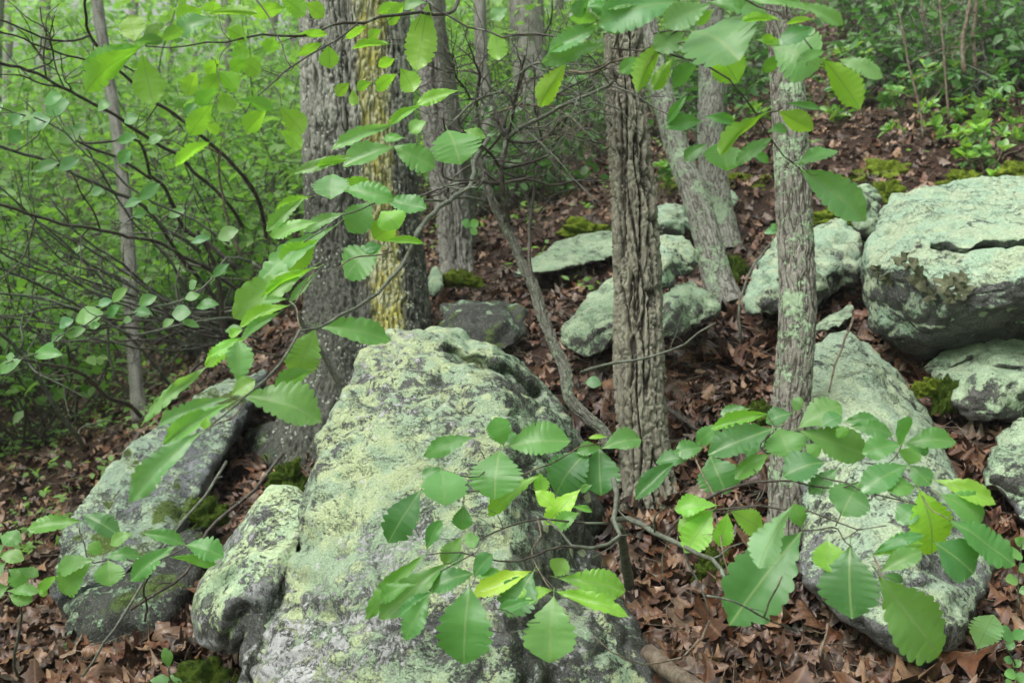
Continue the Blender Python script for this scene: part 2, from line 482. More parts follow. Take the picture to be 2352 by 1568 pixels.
LICHEN = (0.42, 0.53, 0.36, 1)
LICHEN_Y = (0.53, 0.59, 0.30, 1)
LICHEN_G = (0.30, 0.42, 0.28, 1)
M = {
    'soil': soil_mat(),
    'dead': dead_leaf_mat(),
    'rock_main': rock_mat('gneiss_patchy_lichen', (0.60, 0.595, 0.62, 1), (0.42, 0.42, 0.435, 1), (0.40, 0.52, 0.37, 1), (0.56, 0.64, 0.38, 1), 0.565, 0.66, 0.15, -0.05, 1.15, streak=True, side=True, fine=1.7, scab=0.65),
    'rock_pale': rock_mat('gneiss_covered_in_lichen', (0.16, 0.16, 0.165, 1), (0.10, 0.10, 0.10, 1), (0.38, 0.53, 0.39, 1), (0.46, 0.55, 0.38, 1), 0.56, 0.25, 0.75),
    'rock_mid': rock_mat('gneiss_half_lichen', (0.17, 0.165, 0.16, 1), (0.09, 0.09, 0.085, 1), LICHEN, LICHEN_G, 0.46, 0.3, 0.6),
    'rock_slab': rock_mat('gneiss_slab', (0.25, 0.25, 0.265, 1), (0.14, 0.14, 0.15, 1), (0.36, 0.47, 0.35, 1), (0.44, 0.53, 0.36, 1), 0.44, 0.4, 0.4, -0.1, 0.8),
    'rock_lobe': rock_mat('gneiss_lobe', (0.38, 0.37, 0.40, 1), (0.25, 0.25, 0.27, 1), (0.42, 0.55, 0.37, 1), (0.50, 0.60, 0.36, 1), 0.545, 0.3, 0.3, 0.1, 0.95, fine=0.8),
    'rock_grey': rock_mat('blue_grey_gneiss', (0.23, 0.24, 0.27, 1), (0.12, 0.125, 0.14, 1), (0.30, 0.40, 0.31, 1), (0.42, 0.52, 0.37, 1), 0.30, 0.35, 0.5, moss=0.08),
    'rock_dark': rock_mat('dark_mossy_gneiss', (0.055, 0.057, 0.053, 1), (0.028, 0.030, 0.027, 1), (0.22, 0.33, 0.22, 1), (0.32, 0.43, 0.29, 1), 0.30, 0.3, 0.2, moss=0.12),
    'moss': moss_mat('yellow_green_moss', (0.085, 0.125, 0.012, 1), (0.27, 0.35, 0.035, 1)),
    'moss_dark': moss_mat('dark_green_moss', (0.035, 0.065, 0.008, 1), (0.12, 0.18, 0.02, 1)),
    'bark_sapling': bark_mat('thin_grey_green_bark', (0.16, 0.165, 0.135, 1), (0.07, 0.07, 0.056, 1), (0.26, 0.30, 0.23, 1), amount=0.38, lscale=9.0),
    'bark_furrow': bark_mat('furrowed_bark', (0.245, 0.235, 0.18, 1), (0.04, 0.033, 0.024, 1), amount=0.06),
    'bark_oak': bark_mat('great_oak_bark', (0.34, 0.345, 0.30, 1), (0.035, 0.034, 0.028, 1), amount=0.12, streak=True, spots=0.7, zdamp=1.95),
    'bark_lichen': bark_mat('lichened_bark', (0.25, 0.24, 0.205, 1), (0.06, 0.052, 0.042, 1), (0.38, 0.49, 0.34, 1), amount=0.40, lscale=5.2),
    'bark_pale': bark_mat('pale_bark', (0.29, 0.295, 0.26, 1), (0.09, 0.08, 0.068, 1), (0.34, 0.44, 0.31, 1), amount=0.46, lscale=4.5),
    'bark_far': bark_mat('far_bark', (0.27, 0.265, 0.24, 1), (0.11, 0.10, 0.088, 1), amount=0.1),
    'wood_dark': wood_mat('wet_dark_twig', (0.045, 0.036, 0.030, 1), (0.10, 0.085, 0.072, 1), 0.45),
    'wood_grey': wood_mat('grey_green_stem', (0.085, 0.09, 0.072, 1), (0.165, 0.175, 0.14, 1)),
    'wood_tan': wood_mat('tan_twig', (0.12, 0.085, 0.06, 1), (0.24, 0.19, 0.15, 1)),
    'oak_leaf': leaf_mat('oak_leaf_green', (0.155, 0.36, 0.125, 1), (0.22, 0.38, 0.16, 1), (0.32, 0.66, 0.09, 1), (0.36, 0.50, 0.20, 1), tr=0.42),
    'beech_leaf': leaf_mat('thin_oval_leaf', (0.16, 0.36, 0.17, 1), (0.17, 0.36, 0.11, 1), (0.30, 0.66, 0.08, 1), (0.3, 0.5, 0.18, 1), 9, tr=0.45),
    'laurel_leaf': leaf_mat('laurel_leaf', (0.15, 0.34, 0.11, 1), (0.20, 0.36, 0.12, 1), (0.34, 0.62, 0.07, 1), (0.4, 0.5, 0.15, 1), 5, rough=0.35, tr=0.35),
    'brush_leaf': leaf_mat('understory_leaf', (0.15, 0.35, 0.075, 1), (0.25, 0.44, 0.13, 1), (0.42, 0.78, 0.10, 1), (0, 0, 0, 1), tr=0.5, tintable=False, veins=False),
    'brush_dark': leaf_mat('shaded_understory_leaf', (0.075, 0.20, 0.06, 1), (0.13, 0.26, 0.09, 1), (0.16, 0.42, 0.06, 1), (0, 0, 0, 1), tr=0.35, tintable=False, veins=False),  # darker copy of brush_leaf, with shade put into its colours
    'far_leaf': leaf_mat('distant_leaf', (0.13, 0.33, 0.09, 1), (0.24, 0.44, 0.18, 1), (0.42, 0.78, 0.18, 1), (0, 0, 0, 1), tr=0.5, tintable=False, veins=False),
    'tripe': moss_mat('brown_leafy_lichen', (0.13, 0.14, 0.085, 1), (0.24, 0.25, 0.155, 1)),
}

# ------------------------------------------------------------------ terrain: a wooded slope rising to the right
GP = [(2000, 1540, 2.6), (2352, 1400, 2.8), (1700, 1300, 3.05), (1560, 1520, 2.75), (1600, 1000, 3.9), (1700, 880, 4.3),
      (2350, 1150, 3.3), (1370, 1040, 3.75), (1300, 640, 6.2), (1350, 740, 5.2), (1120, 800, 5.0), (1450, 430, 8.5),
      (1300, 470, 8.0), (1700, 500, 6.5), (1700, 640, 5.5), (1900, 300, 7.6), (2000, 200, 9.0), (2150, 390, 6.4),
      (2330, 330, 6.8), (2300, 60, 11), (1900, 100, 11), (1550, 300, 11), (1200, 400, 11.5), (1000, 470, 12), (2050, 700, 4.7),
      (300, 1540, 3.4), (100, 1540, 3.6), (150, 1350, 4.4), (30, 1200, 5.5), (520, 1130, 4.6), (480, 1450, 3.5),
      (350, 960, 6.5), (100, 1000, 8), (500, 840, 7.2), (640, 790, 6.8), (250, 810, 11), (50, 700, 15), (500, 650, 14),
      (700, 560, 17), (250, 450, 28), (100, 300, 50), (700, 300, 36), (1200, 260, 20), (1600, 120, 20), (1000, 200, 40),
      (1000, 1700, 2.2), (700, 1700, 2.5), (1400, 1650, 2.6), (-600, 1200, 6), (-600, 700, 16), (2900, 900, 4.5), (2900, 300, 8)]
GW = [(0, 0, 0.0), (3, 0, 0.7), (-3, 0, -0.8), (-4, 3, -0.8), (3.5, 2.5, 0.9), (8, 16, 4.2), (14, 30, 7.5), (-30, 60, 2.5), (30, 70, 14), (0, 80, 7),
      (-60, 30, -1), (60, 40, 14), (-50, 100, 5), (50, 100, 16), (-20, 0, -4), (20, 0, 5)]
gpts = np.array([P(*g) for g in GP] + [np.array(g, float) for g in GW])


def _tps(r2):
    return np.where(r2 > 1e-12, 0.5 * r2 * np.log(np.maximum(r2, 1e-12)), 0)


_n = len(gpts)
_K = _tps(((gpts[:, None, :2] - gpts[None, :, :2]) ** 2).sum(-1)) + np.eye(_n) * 0.05
_A = np.zeros((_n + 3, _n + 3))
_A[:_n, :_n] = _K
_A[:_n, _n] = 1; _A[:_n, _n + 1:] = gpts[:, :2]
_A[_n, :_n] = 1; _A[_n + 1:, :_n] = gpts[:, :2].T
_w = np.linalg.solve(_A, np.concatenate([gpts[:, 2], np.zeros(3)]))


def ground_smooth(xy):
    xy = np.asarray(xy, float)
    out = np.empty(len(xy))
    for i in range(0, len(xy), 20000):
        q = xy[i:i + 20000]
        k = _tps(((q[:, None, :] - gpts[None, :, :2]) ** 2).sum(-1))
        out[i:i + 20000] = k @ _w[:_n] + _w[_n] + q @ _w[_n + 1:]
    return out


def ground(xy):
    xy = np.asarray(xy, float)
    p = np.column_stack([xy, np.zeros(len(xy))])
    return ground_smooth(xy) + 0.045 * fbm(p * 1.7, 3) + 0.016 * fbm(p * 9, 3)


def gz(x, y):
    return float(ground([(x, y)])[0])


def _axis(a, lo, hi, step, grow):
    o = [a]; s = step
    while o[-1] < hi: o.append(o[-1] + s); s *= grow if o[-1] > 0 else 1
    return o


xs = [0.0]
s = 0.045
while xs[-1] < 75:
    xs.append(xs[-1] + s)
    if xs[-1] > 4: s *= 1.045
xs = np.array([-x for x in xs[:0:-1]] + xs)
ys = [-6.0, -4, -2.5, -1.2, -0.3, 0.4, 1.0, 1.4]
s = 0.045
while ys[-1] < 120:
    ys.append(ys[-1] + s)
    if ys[-1] > 7: s *= 1.035
ys = np.array(ys)
GX, GY = np.meshgrid(xs, ys)
XY = np.column_stack([GX.ravel(), GY.ravel()])
GZ = ground(XY)
nx, ny = len(xs), len(ys)
ii = (np.arange(ny - 1)[:, None] * nx + np.arange(nx - 1)[None, :]).ravel()
F = np.column_stack([ii, ii + 1, ii + nx + 1, ii + nx])
floor = link('forest_floor', fast_mesh('forest_floor', np.column_stack([XY, GZ]), F, None, M['soil']))
tag(floor, kind='structure')

# ------------------------------------------------------------------ rocks
import bmesh
ROCK_BVH = []


def rock(name, label, mat, hulls, voxel=0.016, amp=1.0, carve=(), seed=0, strata=None, smooth=3, cat='boulder', group=None, obj_name=None):
    bm = bmesh.new()
    for h in hulls:
        vs = [bm.verts.new(P(*q)) for q in h]
        r = bmesh.ops.convex_hull(bm, input=vs)
        bad = [e for e in r['geom_interior'] if isinstance(e, bmesh.types.BMVert)]
        if bad: bmesh.ops.delete(bm, geom=bad, context='VERTS')
        loose = [v for v in bm.verts if not v.link_faces]
        if loose: bmesh.ops.delete(bm, geom=loose, context='VERTS')
    me = bpy.data.meshes.new('tmp'); bm.to_mesh(me); bm.free()
    o = bpy.data.objects.new('tmp', me); COL.objects.link(o)
    m = o.modifiers.new('r', 'REMESH'); m.mode = 'VOXEL'; m.voxel_size = voxel
    m = o.modifiers.new('s', 'SMOOTH'); m.iterations = max(1, smooth // 2); m.factor = 0.5
    dg = bpy.context.evaluated_depsgraph_get(); dg.update()
    me2 = bpy.data.meshes.new_from_object(o.evaluated_get(dg))
    bpy.data.objects.remove(o); bpy.data.meshes.remove(me)
    n = len(me2.vertices)
    V = np.empty(n * 3); me2.vertices.foreach_get('co', V); V = V.reshape(-1, 3)
    Nn = np.empty(n * 3); me2.vertices.foreach_get('normal', Nn); Nn = Nn.reshape(-1, 3)
    q = V + seed * 3.7
    # flat fracture faces
    rf = np.random.RandomState(seed + 60)
    ext = V.max(0) - V.min(0)
    for _ in range(22):
        pn = rf.normal(size=3); pn /= np.linalg.norm(pn)
        sv = V @ pn
        o_ = sv.max() - rf.uniform(0.006, 0.034) * (sv.max() - sv.min())
        over = np.clip(sv - o_, 0, None)
        V = V - pn * (over * 0.92)[:, None]
    q = V + seed * 3.7
    # faceted large forms, then smaller and smaller relief
    d = (0.018 * noise(q * 2.4) - 0.030 * np.clip(1 - np.abs(noise(q * 3.1 + 7)) * 5, 0, 1) * 0.6 + 0.030 * np.abs(noise(q * np.array([5.0, 5.0, 8.0])))
         - 0.012 * np.clip(1 - np.abs(noise(q * np.array([8, 8, 13.0]))) * 6, 0, 1) + 0.010 * fbm(q * 15, 3) + 0.0045 * fbm(q * 48, 2))
    if strata:
        ax, fr, am = strata
        ax = np.array(ax, float); ax /= np.linalg.norm(ax)
        t = (V @ ax) * fr + 0.8 * noise(q * 1.9) + 0.25 * noise(q * 8)
        tri = np.abs(t - np.floor(t) - 0.5) * 2
        d = d + am * (np.minimum(tri * 3.0, 1) - 1)
    carved = np.zeros(n)
    for (line, wpx, dep) in carve:
        u, v, dd = proj(V)
        best = np.full(n, 1e9)
        for (a, b) in zip(line[:-1], line[1:]):
            a = np.array(a[:2], float); b = np.array(b[:2], float)
            ab = b - a
            t = np.clip(((u - a[0]) * ab[0] + (v - a[1]) * ab[1]) / (ab @ ab), 0, 1)
            best = np.minimum(best, np.hypot(u - a[0] - t * ab[0], v - a[1] - t * ab[1]))
        best = best + wpx * 0.22 * noise(q * 9)
        front = (Nn @ -FW > -0.2) | (Nn[:, 2] > 0.3)
        carved = carved + np.where(front, dep * np.exp(-(best / wpx) ** 2), 0)
    V2 = V + Nn * (d * amp)[:, None] + carved[:, None] * np.array([0, 0.92, -0.30])
    me2.vertices.foreach_set('co', V2.ravel())
    me2.polygons.foreach_set('use_smooth', [True] * len(me2.polygons))
    me2.materials.clear(); me2.materials.append(mat)
    me2.name = name
    me2.update()
    o = link(name, me2)
    tag(o, label, cat, group)
    ROCK_BVH.append(o)
    return o


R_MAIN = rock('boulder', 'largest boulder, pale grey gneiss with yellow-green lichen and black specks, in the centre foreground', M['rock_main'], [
    [(885, 765, 3.55), (1000, 748, 3.65), (1050, 750, 3.6), (1100, 775, 3.5), (1165, 805, 3.5), (822, 808, 3.4), (800, 900, 3.25), (745, 985, 3.05),
     (700, 1100, 2.85), (650, 1230, 2.8), (590, 1400, 2.65), (545, 1500, 2.55), (540, 1700, 2.5),
     (1175, 930, 3.05), (1175, 1150, 2.68), (1190, 1400, 2.42), (1210, 1700, 2.25), (900, 1000, 2.95), (860, 1300, 2.52), (850, 1700, 2.25),
     (1240, 850, 3.55), (1300, 915, 3.5), (1345, 1030, 3.45), (1368, 1180, 3.35), (1372, 1275, 3.3),
     (900, 850, 4.2), (1250, 950, 4.2), (700, 1400, 3.8), (1350, 1300, 4.1), (650, 1700, 3.4), (1380, 1700, 3.4)],
    [(1300, 1250, 3.1), (1372, 1275, 3.1), (1440, 1380, 2.92), (1478, 1480, 2.72), (1498, 1560, 2.55), (1500, 1700, 2.4), (1200, 1350, 2.6), (1230, 1700, 2.35), (1300, 1500, 2.62), (1250, 1300, 3.7), (1450, 1650, 3.6)],
    [(1040, 830, 3.5), (1180, 828, 3.6), (1060, 790, 3.7), (1230, 850, 3.7), (1300, 915, 3.6), (1250, 980, 3.3), (1340, 1040, 3.6), (1100, 900, 3.3), (1200, 950, 4.0)]],
    voxel=0.013, seed=1, smooth=4, strata=((0.8, -0.3, 0.45), 3.2, 0.012),
    carve=[([(1031, 806), (1082, 826), (1136, 843), (1184, 862), (1240, 895)], 9, 0.10), ([(1240, 895), (1290, 950), (1330, 1030)], 10, 0.03),
           ([(1180, 1320), (1195, 1460), (1215, 1640)], 16, 0.03), ([(690, 1120), (650, 1290), (600, 1480), (560, 1640)], 12, 0.045),
           ([(700, 1200), (680, 1400), (650, 1560)], 8, 0.02), ([(1180, 1000), (1170, 1200), (1180, 1330)], 9, 0.012)])
rock('boulder', 'lobed pale boulder with a smooth grey lower end, left of the largest boulder', M['rock_lobe'], [
    [(618, 1106, 3.0), (690, 1112, 2.95), (600, 1130, 2.95), (540, 1210, 2.9), (470, 1310, 2.82), (437, 1370, 2.75), (430, 1420, 2.72), (440, 1480, 2.7),
     (500, 1505, 2.66), (540, 1500, 2.6), (610, 1400, 2.62), (690, 1250, 2.74), (720, 1150, 2.9), (540, 1400, 2.55), (580, 1220, 2.8),
     (500, 1350, 3.5), (650, 1150, 3.5), (620, 1480, 3.2)]], voxel=0.012, seed=2, amp=0.42, smooth=4,
     carve=[([(560, 1395), (520, 1450), (512, 1500)], 9, 0.03), ([(600, 1280), (520, 1330), (470, 1400)], 7, 0.012)])
rock('boulder', 'long bluish grey ridge of rock slanting up from the lower left behind the seedling leaves', M['rock_grey'], [
    [(620, 835, 5.2), (560, 850, 5.2), (470, 905, 4.9), (330, 1000, 4.6), (235, 1090, 4.3), (160, 1190, 4.1), (128, 1245, 4.0), (122, 1330, 3.9), (140, 1390, 3.85),
     (610, 880, 5.1), (520, 960, 4.8), (455, 1060, 4.4), (430, 1170, 4.1), (400, 1240, 3.95), (300, 1300, 3.75), (210, 1360, 3.7),
     (250, 1300, 4.6), (480, 1000, 5.6), (600, 900, 5.7), (400, 1250, 4.8)],
    ], voxel=0.017, seed=3, smooth=3, carve=[([(420, 1040), (430, 1120), (400, 1200)], 12, 0.05), ([(240, 1150), (320, 1090), (400, 1000)], 8, 0.02)])
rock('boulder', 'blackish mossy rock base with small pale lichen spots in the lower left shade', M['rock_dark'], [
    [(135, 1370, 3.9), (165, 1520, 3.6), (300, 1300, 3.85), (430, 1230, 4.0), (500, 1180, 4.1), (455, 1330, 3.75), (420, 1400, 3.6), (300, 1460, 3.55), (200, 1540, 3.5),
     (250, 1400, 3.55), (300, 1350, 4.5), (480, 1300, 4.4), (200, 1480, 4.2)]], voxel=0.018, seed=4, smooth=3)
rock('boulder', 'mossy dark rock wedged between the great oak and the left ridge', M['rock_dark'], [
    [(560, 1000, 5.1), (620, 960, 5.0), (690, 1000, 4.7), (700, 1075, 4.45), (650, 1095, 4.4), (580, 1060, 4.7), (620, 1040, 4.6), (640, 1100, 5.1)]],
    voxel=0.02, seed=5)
R_BIG = rock('boulder', 'big boulder at the right edge, mint green lichen on top and dark underneath', M['rock_pale'], [
    [(2030, 470, 4.7), (2060, 440, 4.8), (2130, 425, 4.9), (2352, 400, 5.0), (2600, 400, 4.9), (1995, 580, 4.25), (1975, 640, 4.1), (2120, 560, 3.95), (2380, 575, 3.7), (2600, 560, 3.7),
     (1958, 700, 4.15), (2005, 660, 3.85), (2110, 705, 3.68), (2250, 690, 3.6), (2400, 650, 3.55), (2650, 640, 3.6),
     (1990, 750, 4.15), (2060, 795, 4.1), (2120, 822, 4.1), (2300, 780, 4.1), (2600, 800, 4.2), (2100, 700, 5.4), (2600, 650, 5.6), (2130, 500, 5.5)]],
    voxel=0.011, seed=6, smooth=5, amp=0.75,
    carve=[([(2150, 565), (2220, 572), (2300, 560), (2420, 552)], 5.5, 0.16), ([(2085, 560), (2120, 568)], 6, 0.05), ([(2060, 590), (2130, 575), (2200, 590)], 4, 0.02), ([(2060, 490), (2110, 520), (2150, 560)], 6, 0.015), ([(2040, 690), (2110, 730), (2170, 735)], 8, 0.03)])
rock('boulder', 'lichen-covered angular boulder behind the slender lichened trunk, left of the big boulder', M['rock_pale'], [
    [(1750, 590, 5.0), (1800, 540, 5.2), (1870, 515, 5.2), (1935, 500, 5.2), (1975, 545, 5.0), (1984, 600, 4.85), (1940, 625, 4.7), (1880, 640, 4.5), (1800, 630, 4.5), (1712, 650, 4.7),
     (1705, 700, 4.6), (1740, 728, 4.5), (1800, 727, 4.5), (1880, 700, 4.55), (1970, 640, 4.85), (1760, 680, 5.4), (1950, 580, 5.7)]],
    voxel=0.014, seed=7, smooth=3, carve=[([(1730, 640), (1800, 650), (1880, 640)], 8, 0.025)])
rock('boulder', 'small greenish boulder squeezed behind the top left corner of the big boulder', M['rock_mid'], [
    [(1935, 440, 5.5), (1975, 420, 5.6), (2012, 435, 5.6), (2030, 470, 5.5), (2015, 520, 5.3), (1985, 548, 5.2), (1940, 520, 5.3), (1925, 480, 5.4), (1970, 480, 5.2), (1980, 480, 6.0), (2000, 530, 5.9)]], voxel=0.014, seed=8)
R_SLAB = rock('boulder', 'tall leaning slab spotted with pale lichen behind the lower right oak leaves', M['rock_slab'], [
    [(1868, 775, 3.9), (1945, 752, 3.9), (1990, 790, 3.85), (2060, 850, 3.8), (2120, 930, 3.75), (2160, 1010, 3.65), (2200, 1090, 3.4), (1860, 860, 3.6), (1850, 1000, 3.3), (1870, 1100, 3.1),
     (1980, 1000, 3.2), (1826, 1290, 2.8), (1845, 1350, 2.72), (2235, 1180, 3.1), (2292, 1290, 2.85), (2272, 1360, 2.75), (2200, 1440, 2.6), (2000, 1200, 2.75), (2100, 1290, 2.6),
     (1900, 1400, 2.62), (1960, 1445, 2.55), (2050, 1490, 2.48), (2150, 1545, 2.38), (2162, 1500, 2.38),
     (1900, 1150, 4.0), (2200, 1250, 3.9), (2100, 1500, 3.4), (1950, 850, 4.5)]],
    voxel=0.014, seed=9, smooth=3, amp=0.8, carve=[([(1900, 815), (1950, 800), (1990, 830)], 7, 0.02), ([(2020, 1330), (2100, 1350), (2200, 1330)], 8, 0.02), ([(1900, 1310), (1990, 1370), (2100, 1450), (2150, 1500)], 10, 0.02)])
rock('boulder', 'rounded boulder with a cap fold, right of the leaning slab and under the big boulder', M['rock_mid'], [
    [(2125, 830, 4.0), (2160, 815, 4.0), (2240, 800, 4.0), (2300, 765, 4.05), (2400, 795, 4.0), (2550, 830, 3.9), (2130, 880, 3.8), (2200, 940, 3.6), (2240, 975, 3.55), (2290, 970, 3.55), (2340, 930, 3.55), (2360, 870, 3.6),
     (2250, 860, 3.6), (2300, 850, 3.6), (2400, 950, 3.8), (2250, 900, 4.5), (2450, 900, 4.6)]], voxel=0.013, seed=10, amp=0.8, smooth=4,
     carve=[([(2140, 842), (2200, 838), (2250, 822), (2300, 838), (2352, 850)], 7, 0.09)])
rock('boulder', 'low boulder cut by the right edge, grey green with a pale crusted top', M['rock_mid'], [
    [(2250, 1070, 3.3), (2290, 1020, 3.4), (2352, 960, 3.5), (2500, 930, 3.5), (2248, 1120, 3.2), (2300, 1150, 3.12), (2352, 1170, 3.1), (2500, 1190, 3.1), (2320, 1060, 3.15), (2500, 1050, 3.1), (2350, 1100, 3.9), (2500, 1100, 3.9)]],
    voxel=0.013, seed=11, carve=[([(2300, 1010), (2360, 1060)], 6, 0.03)])
rock('boulder', 'dark rounded stone just below the low boulder at the right edge', M['rock_grey'], [
    [(2330, 1160, 3.1), (2352, 1150, 3.1), (2450, 1150, 3.1), (2345, 1200, 3.0), (2450, 1230, 3.0), (2400, 1190, 2.95), (2400, 1190, 3.5)]], voxel=0.012, seed=12)
rock('boulder', 'triangular grey green slab standing just left of the furrowed trunk', M['rock_mid'], [
    [(1410, 632, 4.9), (1400, 655, 4.7), (1330, 700, 4.6), (1285, 750, 4.5), (1290, 800, 4.35), (1340, 822, 4.25), (1385, 812, 4.2), (1450, 750, 4.3), (1450, 660, 4.5), (1380, 760, 4.2), (1400, 700, 5.2), (1330, 790, 4.9)]],
    voxel=0.014, seed=13, amp=0.6, smooth=2, carve=[([(1300, 770), (1350, 740), (1410, 690)], 5, 0.015), ([(1330, 800), (1400, 750)], 4, 0.012)])
rock('boulder', 'upper of two blocky stones right of the furrowed trunk', M['rock_pale'], [
    [(1480, 570, 4.8), (1520, 545, 4.9), (1575, 548, 4.9), (1600, 600, 4.8), (1590, 625, 4.7), (1560, 640, 4.6), (1510, 675, 4.5), (1480, 680, 4.5), (1530, 600, 4.5), (1540, 600, 5.4)]], voxel=0.013, seed=14)
rock('boulder', 'lower of two blocky stones right of the furrowed trunk, mottled grey and green', M['rock_mid'], [
    [(1500, 690, 4.4), (1560, 645, 4.6), (1585, 640, 4.7), (1640, 680, 4.6), (1662, 710, 4.5), (1600, 745, 4.3), (1540, 780, 4.2), (1500, 790, 4.15), (1560, 700, 4.25), (1570, 700, 5.2)]], voxel=0.013, seed=15)
rock('boulder', 'flat lichened slab lying in the leaf litter behind the crooked oak sapling', M['rock_mid'], [
    [(1155, 640, 5.9), (1180, 625, 6.0), (1250, 600, 6.1), (1260, 570, 6.3), (1330, 540, 6.5), (1400, 528, 6.6), (1440, 540, 6.4), (1420, 590, 6.1), (1330, 600, 6.0), (1240, 628, 5.85), (1180, 645, 5.8), (1300, 590, 6.8), (1420, 570, 6.9)]],
    voxel=0.018, seed=16, smooth=2, amp=0.7)
rock('boulder', 'pale flat stone between the furrowed trunk and the leaning trunk', M['rock_pale'], [
    [(1490, 480, 6.3), (1530, 466, 6.4), (1580, 470, 6.4), (1600, 520, 6.2), (1560, 548, 6.0), (1490, 540, 6.0), (1540, 500, 5.95), (1540, 500, 6.9)]], voxel=0.016, seed=17)
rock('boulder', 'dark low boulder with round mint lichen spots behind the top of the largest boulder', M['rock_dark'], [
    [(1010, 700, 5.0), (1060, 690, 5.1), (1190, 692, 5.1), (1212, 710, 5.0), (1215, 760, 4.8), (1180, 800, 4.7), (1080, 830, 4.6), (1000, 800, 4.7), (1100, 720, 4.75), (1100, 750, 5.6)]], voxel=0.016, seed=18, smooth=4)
rock('boulder', 'thin pale slab under yellow moss, between the straight trunk and the slender lichened trunk', M['rock_mid'], [
    [(1668, 425, 7.2), (1700, 402, 7.3), (1760, 395, 7.3), (1790, 402, 7.2), (1760, 425, 7.0), (1680, 436, 7.0), (1730, 410, 7.6), (1730, 440, 7.4)]], voxel=0.014, seed=19, amp=0.5)
rock('boulder', 'small mottled stone lying among litter high on the slope', M['rock_grey'], [
    [(1940, 312, 7.6), (1975, 290, 7.8), (2020, 282, 7.9), (2040, 300, 7.7), (2000, 318, 7.5), (1950, 328, 7.4), (1990, 305, 7.35), (1990, 300, 8.1)]], voxel=0.014, seed=20, amp=0.6)
rock('boulder', 'small upright pale stone beside the great oak base', M['rock_mid'], [
    [(985, 620, 6.3), (1000, 605, 6.4), (1015, 620, 6.3), (1018, 660, 6.1), (990, 690, 6.0), (980, 660, 6.1), (1000, 650, 6.6)]], voxel=0.014, seed=21, amp=0.6)
rock('boulder', 'small pale stone with a moss collar right of the straight trunk', M['rock_pale'], [
    [(1660, 440, 6.8), (1685, 432, 6.8), (1695, 455, 6.7), (1690, 475, 6.6), (1662, 475, 6.6), (1680, 450, 7.1)]], voxel=0.014, seed=22, amp=0.5)
rock('boulder', 'sharp white-flecked rock shard standing in bare soil at the lower right', M['rock_grey'], [
    [(2190, 1475, 2.7), (2272, 1440, 2.72), (2275, 1460, 2.7), (2235, 1555, 2.6), (2225, 1550, 2.6), (2185, 1500, 2.65), (2230, 1470, 2.85)]], voxel=0.008, seed=23, amp=0.3, smooth=1)
rock('boulder', 'low pale ledge in the leaf litter beyond the left rock ridge', M['rock_grey'], [
    [(245, 1030, 7.0), (300, 975, 7.2), (360, 985, 7.0), (330, 1040, 6.7), (260, 1065, 6.6), (300, 1010, 7.5)]], voxel=0.02, seed=24)
rock('boulder', 'small flat stone tucked under the angular boulder', M['rock_mid'], [
    [(1868, 745, 4.3), (1900, 735, 4.4), (1960, 700, 4.5), (1965, 725, 4.35), (1930, 750, 4.2), (1870, 765, 4.2), (1910, 740, 4.7)]], voxel=0.012, seed=25, amp=0.5)

# brown leafy lichen on the big boulder, each frond a curled disc
from mathutils.bvhtree import BVHTree


def bvh_of(o):
    me = o.data
    return BVHTree.FromPolygons([v.co[:] for v in me.vertices], [p.vertices[:] for p in me.polygons])


bvh_big, bvh_slab, bvh_main = bvh_of(R_BIG), bvh_of(R_SLAB), bvh_of(R_MAIN)


def hit(bvh, u, v):
    d = Vector(P(u, v, 1.0) - CAM).normalized()
    h = bvh.ray_cast(Vector(CAM), d)
    return (np.array(h[0]), np.array(h[1])) if h[0] is not None else (None, None)


def frond(parent, bvh, u, v, r, seed):
    p, n = hit(bvh, u, v)
    if p is None: return
    rr = np.random.RandomState(seed)
    n = n / np.linalg.norm(n)
    t = np.cross(n, [0, 0, 1.0]); t /= np.linalg.norm(t); b = np.cross(n, t)
    V, F = [p + n * 0.006], []
    K = 22
    for ring, q in ((1, 0.55), (2, 1.0)):
        for k in range(K):
            a = 2 * math.pi * k / K
            rad = r * q * (1 + 0.22 * math.sin(3 * a + seed) + 0.14 * math.sin(7 * a + 2 * seed) * q)
            lift = 0.004 + 0.022 * q * q * (0.5 + 0.5 * math.sin(5 * a + seed)) + 0.003 * rr.rand()
            V.append(p + t * rad * math.cos(a) + b * rad * math.sin(a) + n * lift)
    for k in range(K):
        j = (k + 1) % K
        F.append((0, 1 + k, 1 + j)); F.append((1 + k, 1 + K + k, 1 + K + j, 1 + j))
    mb = MB(); mb.add(V, F); mb.build('leafy_lichen', M['tripe'], parent)


for k, (u, v, r) in enumerate([(2118, 640, .042), (2172, 655, .036), (2205, 645, .034), (2145, 678, .028), (2190, 682, .026), (2098, 612, .028), (2075, 600, .03), (2045, 640, .03), (2020, 620, .025), (2210, 668, .03)]):
    frond(R_BIG, bvh_big, u, v, r, k + 1)

# moss cushions


